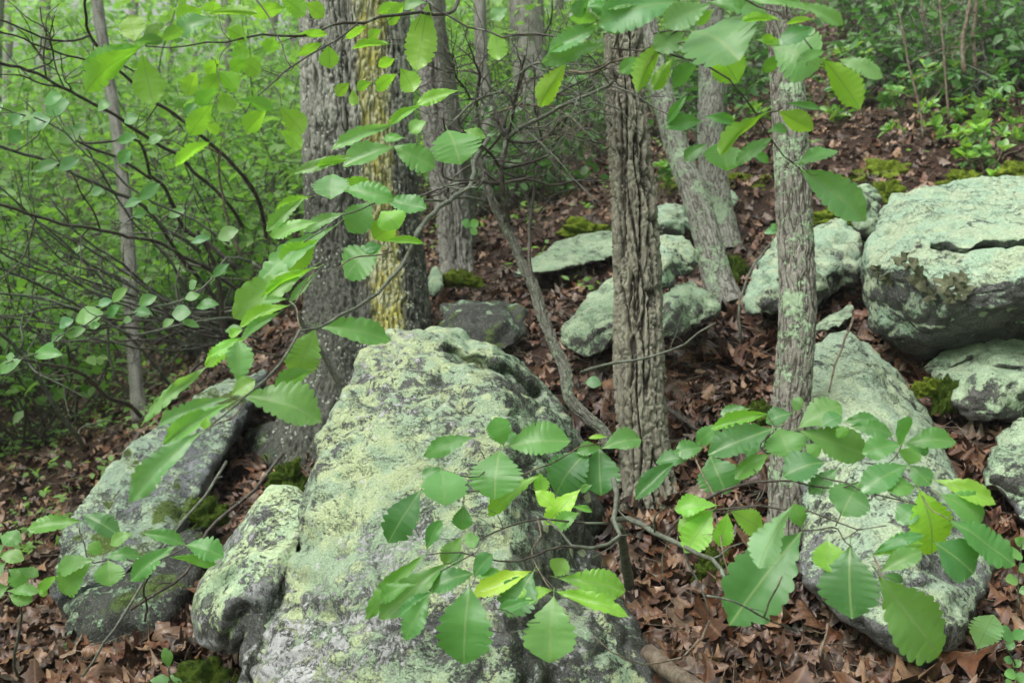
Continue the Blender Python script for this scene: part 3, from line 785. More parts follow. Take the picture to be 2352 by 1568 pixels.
def cushion(label, mat, u, v, d, wpx, hpx, seed, lumps=5):
    rr = np.random.RandomState(seed)
    c = P(u, v, d); sx = wpx / FPX * d * 0.56; sz = hpx / FPX * d * 0.8
    V0, F0 = [], []
    nu, nv = 72, 28
    th = np.linspace(0, 2 * np.pi, nu, endpoint=False); ph = np.linspace(0.0, 1.0, nv)
    T, H = np.meshgrid(th, ph)
    R = np.sin(H * np.pi / 2 * 1.25); Z = np.cos(H * np.pi / 2 * 1.25)
    X = np.cos(T) * R; Y = np.sin(T) * R
    pts = np.column_stack([X.ravel(), Y.ravel(), Z.ravel()])
    k = 1 + 0.6 * fbm(pts * 1.5 + seed, 3) + 0.10 * np.abs(noise(pts * 4 + seed)) + 0.03 * noise(pts * 16 + seed)
    W = pts * k[:, None] * np.array([sx, sx * 0.75, sz])
    W = W + c - np.array([0, 0, sz * 0.5])
    ii = (np.arange(nv - 1)[:, None] * nu + np.arange(nu)[None, :])
    jj = (np.arange(nv - 1)[:, None] * nu + (np.arange(nu)[None, :] + 1) % nu)
    F = np.column_stack([ii.ravel(), (ii + nu).ravel(), (jj + nu).ravel(), jj.ravel()])
    # stubby shoots that roughen the cushion
    o = link('moss_cushion', fast_mesh('moss_cushion', W, F, None, mat))
    mb = []
    ok = [i for i in range(len(W)) if pts[i, 2] > -0.1]
    sel = rr.choice(ok, 500)
    nrm = pts[sel]
    b = W[sel] + rr.normal(0, sx * 0.02, (500, 3))
    h = 0.004 + 0.006 * rr.rand(500)
    tip = b + nrm * h[:, None] + rr.normal(0, 0.003, (500, 3))
    side = np.cross(nrm, rr.normal(size=(500, 3))); side /= np.linalg.norm(side, axis=1)[:, None] + 1e-9
    A = b + side * 0.0028; B = b - side * 0.0028
    VV = np.stack([A, B, tip], 1).reshape(-1, 3)
    FF = np.arange(1500).reshape(-1, 3)
    s_ = link('moss_shoots', fast_mesh('moss_shoots', VV, FF, None, mat, smooth=False), o)
    s_['kind'] = 'stuff'
    tag(o, label, 'moss', 'moss cushions on the slope')
    return o


cushion('broad yellow-green moss mat left of the slender lichened trunk, on a thin slab', M['moss'], 1735, 412, 7.15, 150, 30, 1)
cushion('moss patch in front of the thin slab, beside the slender lichened trunk', M['moss'], 1755, 440, 6.9, 70, 26, 2)
cushion('largest yellow-green moss cushion, just above the small greenish boulder', M['moss'], 2035, 385, 6.5, 90, 40, 3)
cushion('flat yellow-green moss cushion left of the largest cushion, above the small greenish boulder', M['moss'], 1985, 402, 6.5, 90, 24, 4)
cushion('round moss cushion tucked against the top left shoulder of the big boulder', M['moss'], 2040, 432, 5.75, 52, 42, 5)
cushion('moss cushion on the litter above the middle of the big boulder', M['moss'], 2215, 408, 5.7, 85, 28, 6)
cushion('moss cushion at the right edge above the big boulder', M['moss'], 2345, 388, 5.9, 70, 36, 7)
cushion('dark olive moss cushion at the upper edge of the angular boulder', M['moss'], 1905, 498, 5.3, 90, 26, 8)
cushion('green moss at the foot of the twin trunk beside the great oak', M['moss'], 1060, 636, 6.3, 66, 34, 9)
cushion('moss cushion on the litter above the flat lichened slab', M['moss'], 1340, 520, 6.9, 90, 30, 10)
cushion('moss cushion left of the leaning trunk near its middle', M['moss'], 1525, 440, 7.4, 60, 30, 11)
cushion('dark moss hump hugging the foot of the leaning trunk', M['moss_dark'], 1688, 625, 5.4, 56, 66, 12)
cushion('bright moss pad in the gap between leaning slab and rounded boulder', M['moss'], 2140, 885, 3.72, 60, 34, 13)
cushion('dark moss pad on the edge of the rounded boulder', M['moss_dark'], 2172, 905, 3.7, 44, 62, 14)
cushion('dark moss pad behind the lower right oak leaves at the slender trunk foot', M['moss_dark'], 1745, 945, 3.75, 60, 40, 15)
cushion('mossy clod under the twigs right of the sapling stem', M['moss_dark'], 1640, 1300, 3.05, 80, 60, 16)
cushion('moss wedge between the great oak foot and the lobed pale boulder', M['moss_dark'], 665, 1085, 3.5, 66, 50, 17)
cushion('mossy hump at the bottom edge below the lobed pale boulder', M['moss_dark'], 480, 1560, 2.9, 160, 70, 18)
cushion('moss on the shady bank under the hanging oak leaves', M['moss_dark'], 480, 1170, 4.0, 70, 50, 19)
cushion('mossy patch beside the foot of the slender lichened trunk', M['moss_dark'], 1790, 1425, 2.95, 60, 40, 20)


# ------------------------------------------------------------------ tree trunks
def spline(pts, n):
    pts = np.asarray(pts, float)
    if len(pts) == 2:
        t = np.linspace(0, 1, n)[:, None]
        return pts[0] * (1 - t) + pts[1] * t
    seg = np.linalg.norm(np.diff(pts[:, :3], axis=0), axis=1)
    s = np.concatenate([[0], np.cumsum(np.maximum(seg, 1e-6))])
    m = np.gradient(pts, s, axis=0)
    t = np.linspace(0, s[-1], n)
    k = np.clip(np.searchsorted(s, t, 'right') - 1, 0, len(s) - 2)
    h = (s[k + 1] - s[k])[:, None]; x = ((t - s[k])[:, None]) / h
    return (2 * x**3 - 3 * x**2 + 1) * pts[k] + (x**3 - 2 * x**2 + x) * h * m[k] + (-2 * x**3 + 3 * x**2) * pts[k + 1] + (x**3 - x**2) * h * m[k + 1]


def ridged(n):
    return 1 - np.abs(n) * 2


def trunk_mesh(name, mat, pts, na=160, nh=300, style='furrow', seed=0, flare=None, streak=None, lobes=None):
    """pts: (u, v, depth, width_px)"""
    W = np.array([np.append(P(u, v, d), w * 0.5 / FPX * d) for u, v, d, w in pts])
    S = spline(W, nh)
    C, R = S[:, :3], S[:, 3]
    th = np.linspace(-np.pi, np.pi, na, endpoint=False)
    T, K = np.meshgrid(th, np.arange(nh))
    tan = np.gradient(C, axis=0); tan /= np.linalg.norm(tan, axis=1)[:, None]
    X = np.cross(tan, np.array([0, 1.0, 0])); X /= np.linalg.norm(X, axis=1)[:, None]
    X = X * np.sign(X[:, :1] + 1e-9)
    Y = np.cross(X, tan); Y = Y * np.sign(-Y[:, 1:2])          # towards the camera side
    kk = K.ravel(); tt = T.ravel()
    dirv = X[kk] * np.sin(tt)[:, None] + Y[kk] * np.cos(tt)[:, None]
    r0 = R[kk]
    arc = np.concatenate([[0], np.cumsum(np.linalg.norm(np.diff(C, axis=0), axis=1))])
    h = arc[kk]
    # cylinder coordinates in metres, so furrows have a real size
    q = np.column_stack([np.sin(tt) * r0, np.cos(tt) * r0, h]) + seed * 5.1
    big = 0.05 * noise(q * np.array([3, 3, 1.2])) * r0 / 0.1
    ridge = np.zeros(len(tt))
    if style == 'furrow':
        w = q + 0.02 * np.column_stack([noise(q * 6), noise(q * 6 + 9), 0 * h])
        rough = 0.13 * fbm(q * np.array([70, 70, 34]), 3)
        w = q + 0.006 * (w - q) / 0.02
        w = w + 0.010 * np.column_stack([noise(q * 4 + 5), noise(q * 4 + 2), 0 * h])
        a = noise(w * np.array([28, 28, 3.2])) + 0.20 * noise(w * np.array([55, 55, 10]) + 3)
        b = noise(w * np.array([48, 48, 12]) + 31)
        c = noise(q * np.array([22, 22, 46]) + 11)
        f1 = np.clip((np.abs(a) - 0.045 + rough) * 4.4, 0, 1); f2 = np.clip((np.abs(b) + rough) * 6.5, 0, 1); f3 = np.clip((np.abs(c) + rough) * 7, 0, 1)
        ridge = np.minimum(np.minimum(f1, 0.58 + 0.42 * f2), 0.60 + 0.40 * f3)
        disp = -0.030 * (1 - ridge) + 0.0030 * fbm(q * np.array([75, 75, 40]), 3) + 0.6 * 0.1 * big
    elif style == 'oak':
        w = q + 0.015 * np.column_stack([noise(q * 7), noise(q * 7 + 9), 0 * h])
        rough = 0.10 * fbm(q * np.array([60, 60, 30]), 3)
        a = noise(w * np.array([32, 32, 3.4])) + 0.3 * noise(w * np.array([70, 70, 14]) + 5)
        b = noise(w * np.array([50, 50, 22]) + 31)
        f1 = np.clip((np.abs(a) - 0.02 + rough) * 3.6, 0, 1); f2 = np.clip((np.abs(b) + rough) * 4, 0, 1)
        ridge = np.minimum(f1, 0.35 + 0.65 * f2)
        disp = -0.022 * (1 - ridge) + 0.002 * fbm(q * np.array([90, 90, 40]), 3) + 0.1 * big
    elif style == 'fine':
        a = noise(q * np.array([55, 55, 12])); b = noise(q * np.array([80, 80, 30]) + 31)
        f1 = np.clip(np.abs(a) * 3.0, 0, 1); f2 = np.clip(np.abs(b) * 3, 0, 1)
        ridge = np.minimum(f1, 0.3 + 0.7 * f2)
        disp = -0.0055 * (1 - ridge) + 0.0015 * fbm(q * np.array([110, 110, 60]), 2) + 0.08 * big
    else:
        ridge = 0.6 + 0.5 * noise(q * np.array([30, 30, 7]))
        disp = 0.0025 * noise(q * np.array([30, 30, 7])) + 0.06 * big
    r = r0 + disp
    if lobes:
        for (t0, wd, am) in lobes:
            dth = np.angle(np.exp(1j * (tt - t0)))
            r = r + r0 * am * np.exp(-(dth / wd) ** 2)
    if flare:
        hz, am, nl = flare
        e = np.exp(-h / hz)
        r = r + r0 * am * e * (0.6 + 0.4 * np.cos(nl * tt + seed + 1.5 * noise(q * 1.5)))
    V = C[kk] + dirv * r[:, None]
    st = np.zeros(len(tt))
    if streak is not None:
        t0, wt, wb = streak
        wd = wt + (wb - wt) * np.clip(1 - h / arc[-1] * 1.0, 0, 1)
        st = np.exp(-((tt - t0) / wd) ** 2)
    i0 = (np.arange(nh - 1)[:, None] * na + np.arange(na)[None, :])
    i1 = (np.arange(nh - 1)[:, None] * na + (np.arange(na)[None, :] + 1) % na)
    F = np.column_stack([i0.ravel(), i1.ravel(), (i1 + na).ravel(), (i0 + na).ravel()])
    return fast_mesh(name, V, F, np.column_stack([tt / 6.28, h]), mat, attrs={'ridge': ridge, 'streak': st})


def tree(name, label, mat, pts, cat='tree', group=None, **kw):
    root = thing(name, label, cat, group)
    link('trunk', trunk_mesh('trunk', mat, pts, **kw), root)
    return root


# points run from the ground upwards
T_OAK = tree('oak_tree', 'great oak with a bright yellow streak down its bark, left of centre', M['bark_oak'],
     [(800, 1180, 4.75, 400), (815, 1050, 4.85, 365), (832, 900, 5.05, 318), (843, 760, 5.2, 296), (843, 640, 5.3, 274), (835, 500, 5.35, 262), (826, 350, 5.4, 258), (818, 150, 5.45, 250), (812, -50, 5.5, 246), (800, -700, 5.6, 236), (800, -1500, 5.8, 215)],
     na=420, nh=760, style='oak', seed=1, flare=(0.5, 0.18, 5), streak=(0.45, 0.50, 0.26), lobes=[(-0.02, 0.10, -0.15), (-0.75, 0.5, 0.03), (0.6, 0.4, 0.04)])
T_FUR = tree('furrowed_tree', 'deeply furrowed brown trunk standing alone right of centre', M['bark_furrow'],
     [(1490, 1180, 3.45, 150), (1483, 1070, 3.5, 122), (1472, 950, 3.55, 118), (1466, 800, 3.62, 118), (1464, 640, 3.7, 112), (1455, 450, 3.78, 104), (1440, 280, 3.85, 98), (1434, 130, 3.9, 92), (1425, -50, 3.95, 90), (1410, -700, 4.1, 86), (1400, -1400, 4.2, 80)],
     na=300, nh=900, style='furrow', seed=2, flare=(0.12, 0.15, 4))
T_LICH = tree('lichened_tree', 'slender straight trunk crusted with pale lichen, in front of the leaning slab', M['bark_lichen'],
     [(1812, 1440, 3.0, 108), (1808, 1300, 3.06, 96), (1810, 1100, 3.15, 90), (1820, 900, 3.25, 88), (1832, 700, 3.35, 86), (1824, 500, 3.45, 84), (1815, 300, 3.52, 82), (1805, 160, 3.58, 76), (1785, 0, 3.62, 60), (1770, -300, 3.7, 52), (1750, -1100, 3.9, 42)],
     na=220, nh=800, style='fine', seed=3, flare=(0.08, 0.25, 3))
tree('leaning_tree', 'pale lichened trunk leaning to the left behind the furrowed trunk', M['bark_pale'],
     [(1672, 720, 5.2, 92), (1650, 650, 5.3, 72), (1628, 560, 5.4, 66), (1600, 460, 5.5, 62), (1562, 360, 5.6, 58), (1530, 250, 5.7, 54), (1505, 150, 5.8, 50), (1480, 0, 5.9, 46), (1400, -600, 6.1, 40)],
     na=140, nh=420, style='fine', seed=4, flare=(0.12, 0.3, 3))
tree('straight_tree', 'straight grey trunk just right of the leaning trunk', M['bark_pale'],
     [(1668, 600, 6.0, 92), (1662, 540, 6.1, 70), (1642, 430, 6.2, 66), (1632, 300, 6.3, 62), (1634, 180, 6.4, 60), (1634, 0, 6.5, 56), (1630, -500, 6.7, 50)],
     na=140, nh=380, style='fine', seed=5, flare=(0.1, 0.25, 3))
tree('twin_tree', 'purplish grey trunk close behind the right side of the great oak', M['bark_far'],
     [(1060, 690, 6.9, 110), (1050, 620, 7.0, 82), (1040, 500, 7.1, 80), (1015, 350, 7.2, 80), (1000, 200, 7.3, 78), (990, 50, 7.4, 74), (980, -400, 7.6, 66)],
     na=160, nh=380, style='oak', seed=6, flare=(0.1, 0.2, 3), lobes=[(0.1, 0.15, -0.25)])
tree('background_tree', 'pale smooth trunk in the upper centre, cut by the top edge', M['bark_far'],
     [(1235, 430, 11.6, 92), (1232, 350, 11.6, 84), (1222, 200, 11.7, 82), (1210, 50, 11.8, 80), (1205, -300, 12, 74)], na=80, nh=160, style='smooth', seed=7, group=None)
tree('background_tree', 'thin whitish trunk left of the pale smooth trunk in the upper centre', M['bark_far'],
     [(1128, 460, 10.5, 36), (1122, 300, 10.6, 32), (1108, 150, 10.7, 30), (1100, -200, 10.8, 26)], na=60, nh=140, style='smooth', seed=8)
tree('background_tree', 'slim grey pole of a tree standing in the brush at left', M['bark_far'],
     [(325, 985, 6.6, 44), (315, 900, 6.7, 34), (302, 700, 6.9, 32), (290, 500, 7.1, 30), (272, 330, 7.3, 28), (248, 170, 7.5, 26), (222, 0, 7.7, 26), (190, -400, 8, 22)], na=80, nh=400, style='smooth', seed=9)
tree('background_tree', 'mid-grey leaning young trunk crossing the laurel thicket, curved to the right', M['wood_grey'],
     [(1075, 560, 7.4, 36), (1068, 400, 7.3, 36), (1050, 300, 7.2, 34), (1030, 180, 7.1, 30), (1010, 60, 7.0, 26), (995, -100, 7.0, 22)], na=60, nh=200, style='smooth', seed=10)
far_specs = [(150, 22, 26, 'dark'), (60, 30, 20, 'x'), (420, 26, 18, 'x'), (560, 20, 22, 'x'), (640, 30, 26, 'x'), (340, 34, 22, 'x'), (20, 18, 26, 'x'), (480, 38, 18, 'x'), (1290, 18, 26, 'x'), (1360, 24, 26, 'x'),
             (1150, 26, 26, 'x'), (1720, 14, 26, 'x'), (1560, 19, 22, 'x'), (1880, 15, 24, 'x'), (2010, 13.5, 30, 'x'), (240, 42, 20, 'x'), (700, 40, 26, 'x'), (980, 32, 26, 'x')]
FARL = [s + ' from the left edge of the picture' for s in 'first second third fourth fifth sixth seventh eighth ninth tenth eleventh twelfth thirteenth fourteenth fifteenth sixteenth seventeenth eighteenth'.split()]
for k, (u, d, w, kind) in enumerate(far_specs):
    x = (u - CX) / FPX * d
    y = d * 0.97
    z = gz(x, y) - 0.1
    ub, vb, db = proj(np.array([x, y, z]))
    t = tree('forest_tree', 'grey far-off trunk in the misty woodland, ' + FARL[sorted(f[0] for f in far_specs).index(u)], M['bark_far'],
             [(ub, vb, db, w * 1.5), (ub + RND.uniform(-6, 6), vb - 90, db, w * 1.1), (ub + RND.uniform(-25, 25), vb - 500, db, w), (ub + RND.uniform(-50, 50), vb - 1100, db + 0.3, w * 0.8)],
             group='far trunks of the misty woodland', na=20, nh=50, style='smooth', seed=20 + k)


# ------------------------------------------------------------------ stems, twigs and leaves
def tube(mb, pts, r0, r1, sides=7, crook=0.0, seed=0, step=None):
    pts = np.asarray(pts, float)
    L = np.linalg.norm(np.diff(pts, axis=0), axis=1).sum()
    n = max(3, int(L / (step or max(0.012, min(0.05, L / 10)))))
    n = min(n, 90)
    C = spline(pts, n)
    if crook:
        q = C * (0.9 / max(crook * 9, 0.05)) + seed * 3.3
        env = np.clip(np.minimum(np.linspace(0, 4, n), 1), 0, 1)[:, None]
        C = C + env * crook * np.column_stack([noise(q), noise(q + 40), noise(q + 80)])
    tan = np.gradient(C, axis=0); tan /= np.linalg.norm(tan, axis=1)[:, None] + 1e-9
    ref = np.array([0.31, 0.2, 0.93]) if abs(tan[0][2]) < 0.8 else np.array([0.9, 0.3, 0.1])
    X = np.cross(tan, ref); X /= np.linalg.norm(X, axis=1)[:, None] + 1e-9
    Y = np.cross(tan, X)
    th = np.linspace(0, 2 * np.pi, sides, endpoint=False)
    R = np.linspace(r0, r1, n) * (1 + 0.10 * noise(C * 40 + seed))
    V = (C[:, None, :] + (X[:, None, :] * np.cos(th)[None, :, None] + Y[:, None, :] * np.sin(th)[None, :, None]) * R[:, None, None]).reshape(-1, 3)
    F = []
    for i in range(n - 1):
        for k in range(sides):
            k2 = (k + 1) % sides
            F.append((i * sides + k, i * sides + k2, (i + 1) * sides + k2, (i + 1) * sides + k))
    F.append(tuple(range(sides))[::-1]); F.append(tuple(range((n - 1) * sides, n * sides)))
    mb.add(V, F)
    return C


def side_twigs(mb, C, r, n, length, rr, levels=1, zig=0.3):
    for _ in range(n):
        i = rr.randint(2, len(C) - 1)
        p = C[i]
        t = C[min(i + 1, len(C) - 1)] - C[i - 1]; t = t / (np.linalg.norm(t) + 1e-9)
        d = t * 0.6 + rr.normal(0, 0.6, 3); d /= np.linalg.norm(d)
        l = length * rr.uniform(0.35, 1.0)
        pts = [p]
        q = p.copy()
        for k in range(4):
            d = d + rr.normal(0, zig, 3); d /= np.linalg.norm(d)
            q = q + d * l / 4
            pts.append(q.copy())
        c2 = tube(mb, pts, r, r * 0.45, 4, 0, rr.randint(99))
        if levels > 1:
            side_twigs(mb, c2, r * 0.6, 2, length * 0.5, rr, levels - 1, zig)


def branch(parent, pts, w0, w1, mat, depth=None, name='branch', twigs=0, tl=0.15, crook=0.006, seed=0, levels=1, off=(0, 0, 1.0)):
    """pts in picture units (scaled by off), widths in picture units at the branch's own distance"""
    ox, oy, s = off
    W = []
    for q in pts:
        u, v = ox + q[0] * s, oy + q[1] * s
        d = q[2] if len(q) > 2 else depth(u, v)
        W.append(P(u, v, d))
    W = np.array(W)
    d0 = (W[0] - CAM) @ FW; d1 = (W[-1] - CAM) @ FW
    mb = MB()
    C = tube(mb, W, w0 * 0.5 / FPX * d0, w1 * 0.5 / FPX * d1, 8, crook, seed)
    if twigs:
        side_twigs(mb, C, max(0.0009, w1 * 0.38 / FPX * d1), twigs, tl, np.random.RandomState(seed + 5), levels)
    o = mb.build(name, mat, parent)
    return o, C


def leaf_grid(n, cols, teeth, depth_t, fold, droop, ripple, rr, shape='oak', asym=0.0, petiole=0.13, curl=0.0):
    """a leaf blade of length 1 along +Y, top side +Z; returns V, F, UV with half width 0.5"""
    s = np.linspace(0, 1, n)
    if shape == 'oak':
        w = np.interp(s, [0, .06, .15, .28, .42, .55, .66, .76, .85, .92, .97, 1], [.02, .11, .33, .66, .90, 1, .98, .87, .62, .36, .14, 0])
        w = w * (1 + rr.uniform(-0.05, 0.05) * np.cos(5 * s))
        ph = rr.uniform(0, 0.25)
        sw = s + 0.022 * np.sin(7 * s + rr.uniform(0, 6)) + 0.008 * np.sin(19 * s + rr.uniform(0, 6))
        tooth = np.abs(np.sin(np.pi * (teeth * sw + ph)))
        depth_t = depth_t * (1 + 0.45 * np.sin(9 * s + rr.uniform(0, 6)))
        scal = 1 - depth_t * (1 - tooth ** 0.42) * np.clip(s * 5, 0, 1)
    else:
        w = np.sin(np.pi * s ** (0.9 if shape == 'oval' else 1.25)) ** 0.85
        scal = np.ones(n)
    wl = w * scal * (1 + 0.04 * noise(np.column_stack([s * 4 + rr.rand() * 50, s * 0, s * 0])))
    ph2 = rr.uniform(0, 0.25)
    wr = w * (1 - depth_t * (1 - np.abs(np.sin(np.pi * (teeth * sw + ph2 + 0.3))) ** 0.42) * np.clip(s * 5, 0, 1) if shape == 'oak' else 1) * (1 + 0.04 * noise(np.column_stack([s * 4 + rr.rand() * 50, s * 0, s * 0])))
    wl[0] = wr[0] = 0.02; wl[-1] = wr[-1] = 0.0
    t = np.linspace(-1, 1, cols)
    S, T = np.meshgrid(s, t, indexing='ij')
    Wd = np.where(T < 0, wl[:, None], wr[:, None]) * 0.5
    X = T * Wd
    Yc = S - 0.10 * np.abs(T) * (1 - S) * 0.0 + 0.035 * np.abs(T) * np.abs(T) * (w[:, None])
    Z = fold * np.abs(X) - droop * S ** 2 + ripple * np.sin(2 * np.pi * (teeth * S + 0.3 * np.sign(T))) * np.abs(T) ** 1.5 * w[:, None]
    Z = Z + 0.05 * noise(np.column_stack([X.ravel() * 4 + rr.rand() * 90, S.ravel() * 3, 0 * S.ravel()])).reshape(X.shape) * np.abs(T) * 1.2
    if curl:
        Z = Z + curl * (np.abs(X) * 2) ** 2
    # lateral twist
    X = X + asym * (S ** 2) * 0.25
    V = np.column_stack([X.ravel(), Yc.ravel() , Z.ravel()])
    UV = np.column_stack([(T * Wd * 2).ravel() * 0.5, S.ravel()])
    F = []
    for i in range(n - 1):
        for k in range(cols - 1):
            a = i * cols + k
            F.append((a, a + 1, a + cols + 1, a + cols))
    if petiole:
        m = len(V)
        pr = 0.009
        pv = [(-pr, 0.02, 0), (pr, 0.02, 0), (0, 0.02, -pr * 1.6), (-pr, -petiole, 0.01), (pr, -petiole, 0.01), (0, -petiole, 0.01 - pr * 1.6)]
        V = np.concatenate([V, pv]); UV = np.concatenate([UV, np.zeros((6, 2)) + [0, 0.01]])
        F += [(m, m + 1, m + 4, m + 3), (m + 1, m + 2, m + 5, m + 4), (m + 2, m, m + 3, m + 5)]
    return V, F, UV


LEAFCOL = {'d': (0.60, 0.76, 0.72, 1), 'm': (0.82, 0.94, 0.82, 1), 'l': (1.20, 1.14, 1.02, 1), 'b': (1.50, 1.48, 0.66, 1), 'g': (1.15, 1.10, 1.30, 1), 'p': (1.7, 1.45, 2.0, 1), 'y': (2.5, 1.95, 0.75, 1), 'v': (0.95, 1.05, 0.7, 1)}  # 'g' tints a grey-green sky sheen into the leaf colour
CUP = np.array([0, 0, 1.0])


def oak_leaf(parent, b, t, wpx, mode, colr, rr, shape='oak', mat=None, theta=None, name='leaf'):
    B, T = P(*b), P(*t)
    if shape == 'oak': T = B + (T - B) * 1.07
    a = T - B; L = np.linalg.norm(a); a /= L
    c = CAM - (B + T) / 2; dist = (((B + T) / 2 - CAM) @ FW); c /= np.linalg.norm(c)
    th = math.radians(theta if theta is not None else rr.uniform(20, 45))
    q = (c * math.cos(th) + CUP * math.sin(th)) if mode != 'U' else (-c * math.cos(th) + CUP * math.sin(th))
    q = q + RT * rr.uniform(-0.25, 0.25)
    nrm = q - a * (q @ a); nrm /= np.linalg.norm(nrm)
    if mode != 'U' and nrm @ c < 0.25 or mode == 'U' and nrm @ c > -0.25:
        sgn = -1 if mode == 'U' else 1
        q = c * sgn; nrm = q - a * (q @ a); nrm /= np.linalg.norm(nrm)
    x = np.cross(a, nrm)
    Wd = wpx / FPX * dist / max(abs(nrm @ c), 0.45)
    Wd = min(Wd * (1.12 if shape == 'oak' else 1.05), L * 1.15)
    teeth = int(rr.randint(8, 12))
    V, F, UV = leaf_grid(8 * teeth + 1 if shape == 'oak' else 13, 7 if shape == 'oak' else 5, teeth, 0.28 * rr.uniform(0.8, 1.2), rr.uniform(0.05, 0.30), 0.0, 0.0035, rr, shape, rr.uniform(-0.3, 0.3))
    dr = rr.uniform(0.03, 0.17)
    y = V[:, 1].copy()
    V = V.copy()
    tw = rr.uniform(-0.55, 0.55)
    V[:, 2] += tw * V[:, 0] * (y - 0.4) + 0.035 * noise(np.column_stack([V[:, 0] * 2.2 + rr.rand() * 70, y * 2.6, y * 0]))* np.clip(y * 4, 0, 1)
    V[:, 2] += dr * 4 * y * (1 - y) * np.where(y > 0, 1, 0) - 0.0        # arched along the midrib, ends stay put
    W = B + np.outer(V[:, 0] * Wd, x) + np.outer(y * L, a) + np.outer(V[:, 2] * L * 0.8, nrm)
    mb = MB(); mb.add(W, F, UV)
    o = mb.build(name, mat or M['oak_leaf'], parent)
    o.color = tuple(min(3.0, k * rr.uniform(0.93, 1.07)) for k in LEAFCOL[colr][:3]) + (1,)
    return o


def spray(parent, specs, off, depth, seed, shape='oak', mat=None, jit=0.03, slope=0.25):
    ox, oy, s = off
    rr = np.random.RandomState(seed)
    for q in specs:
        bx, by, tx, ty, w = q[:5]
        mode = q[5] if len(q) > 5 else 'T'
        colr = q[6] if len(q) > 6 else 'm'
        u0, v0, u1, v1 = ox + bx * s, oy + by * s, ox + tx * s, oy + ty * s
        d = depth(u0, v0)
        L = math.hypot(u1 - u0, v1 - v0) / FPX * d
        # foreshortened leaves point towards or away from the lens
        asp = (w * s) / max(math.hypot(u1 - u0, v1 - v0), 1)
        dz = L * slope * rr.uniform(-1, 1) - L * max(0, asp - 0.62) * 1.1
        if mode == 'U': dz = abs(dz)
        dd = d + rr.uniform(-jit, jit)
        oak_leaf(parent, (u0, v0, dd), (u1, v1, dd + dz), w * s, mode, colr, rr, shape, mat)


def plane_depth(pts):
    """least-squares depth = a + b u + c v through picture points of known distance"""
    A = np.array([[1, u / 1000, v / 1000] for u, v, d in pts]); b = np.array([p[2] for p in pts])
    k = np.linalg.lstsq(A, b, rcond=None)[0]
    return lambda u, v: float(k[0] + k[1] * u / 1000 + k[2] * v / 1000)


# ---- the oak sapling whose two fans of leaves cross the foreground
A1 = (776, 1041, 0.34); A2 = (776, 517, 0.34); B1 = (1552, 1041, 0.34); B2 = (1552, 517, 0.34)
sap = thing('oak_sapling', 'oak sapling spreading two fans of scalloped leaves low across the foreground', 'sapling')
dC = plane_depth([(1420, 1200, 2.25), (900, 1350, 1.85), (1250, 1450, 1.75), (1050, 1050, 2.1), (1400, 1050, 2.2)])
dR = plane_depth([(1420, 1200, 2.25), (2150, 1150, 1.75), (1950, 1450, 1.6), (1800, 960, 2.05), (1600, 1200, 1.95)])
branch(sap, [(1445, 1345, 2.75), (1440, 1300, 2.65), (1432, 1240, 2.45), (1420, 1205, 2.28)], 26, 18, M['wood_grey'], name='stem')
branch(sap, [(1860, 170), (1885, 260), (1895, 350), (1850, 450), (1880, 500), (1912, 560), (1860, 600), (1780, 630), (1640, 640), (1560, 600), (1500, 520), (1455, 460), (1400, 440)], 14, 5, M['wood_grey'], dC, off=A1, seed=1, twigs=3)
branch(sap, [(1640, 640), (1560, 620), (1440, 640), (1300, 710), (1150, 740), (1040, 710), (940, 680), (820, 655), (700, 660), (600, 690)], 6, 2.5, M['wood_dark'], dC, off=A1, seed=2, twigs=3, tl=.08)
branch(sap, [(1830, 470), (1650, 465), (1500, 455), (1400, 440), (1340, 460), (1200, 470), (1100, 520), (980, 575), (960, 640), (890, 700), (760, 770), (700, 800)], 6, 2.5, M['wood_dark'], dC, off=A1, seed=3, twigs=3, tl=.08)
branch(sap, [(1350, 450), (1370, 570), (1320, 650), (1360, 780), (1400, 850), (1460, 930)], 3.5, 2.5, M['wood_tan'], dC, off=A1, seed=4)
branch(sap, [(1300, 790), (1380, 820), (1420, 870), (1480, 940)], 2.5, 3, M['wood_dark'], dC, off=A1, seed=5)
branch(sap, [(960, 640), (920, 760), (920, 860), (880, 920)], 3, 2, M['wood_dark'], dC, off=A1, seed=6)
branch(sap, [(1200, 160), (1290, 130), (1430, 70), (1500, 20), (1600, -30), (1760, -60), (1850, -90)], 3, 3.5, M['wood_tan'], dC, off=A1, seed=7)
branch(sap, [(560, 240), (640, 270), (860, 265), (950, 258)], 2.5, 3, M['wood_dark'], dC, off=A1, seed=8)
branch(sap, [(700, 110), (880, 160), (945, 160), (1000, 40), (960, -30), (930, -90)], 2.5, 2.5, M['wood_dark'], dC, off=A1, seed=9)
branch(sap, [(1020, 1050), (1130, 1065), (1250, 1140), (1360, 1150)], 3, 2, M['wood_dark'], dC, off=A1, seed=10)
branch(sap, [(1020, 1190), (1180, 1210), (1280, 1190)], 3, 2, M['wood_dark'], dC, off=A1, seed=11)
branch(sap, [(1850, 450), (1950, 440), (2080, 490), (2200, 570), (2282, 590), (2380, 650), (2520, 720), (2590, 800), (2640, 900)], 14, 9, M['wood_grey'], dR, off=A1, seed=12, twigs=5)
branch(sap, [(2200, 570), (2270, 470), (2340, 410), (2450, 400), (2600, 370), (2800, 350), (3010, 375), (3150, 400), (3300, 420), (3370, 465), (3560, 520), (3710, 490)], 7, 3, M['wood_dark'], dR, off=A1, seed=13, twigs=4, tl=.1)
branch(sap, [(240, 290), (380, 230), (600, 190), (850, 190), (1000, 240), (1120, 225), (1240, 180)], 8, 3, M['wood_dark'], dR, off=B1, seed=14, twigs=3, tl=.1)
branch(sap, [(120, 330), (240, 290), (300, 260)], 9, 8, M['wood_dark'], dR, off=B1, seed=15)
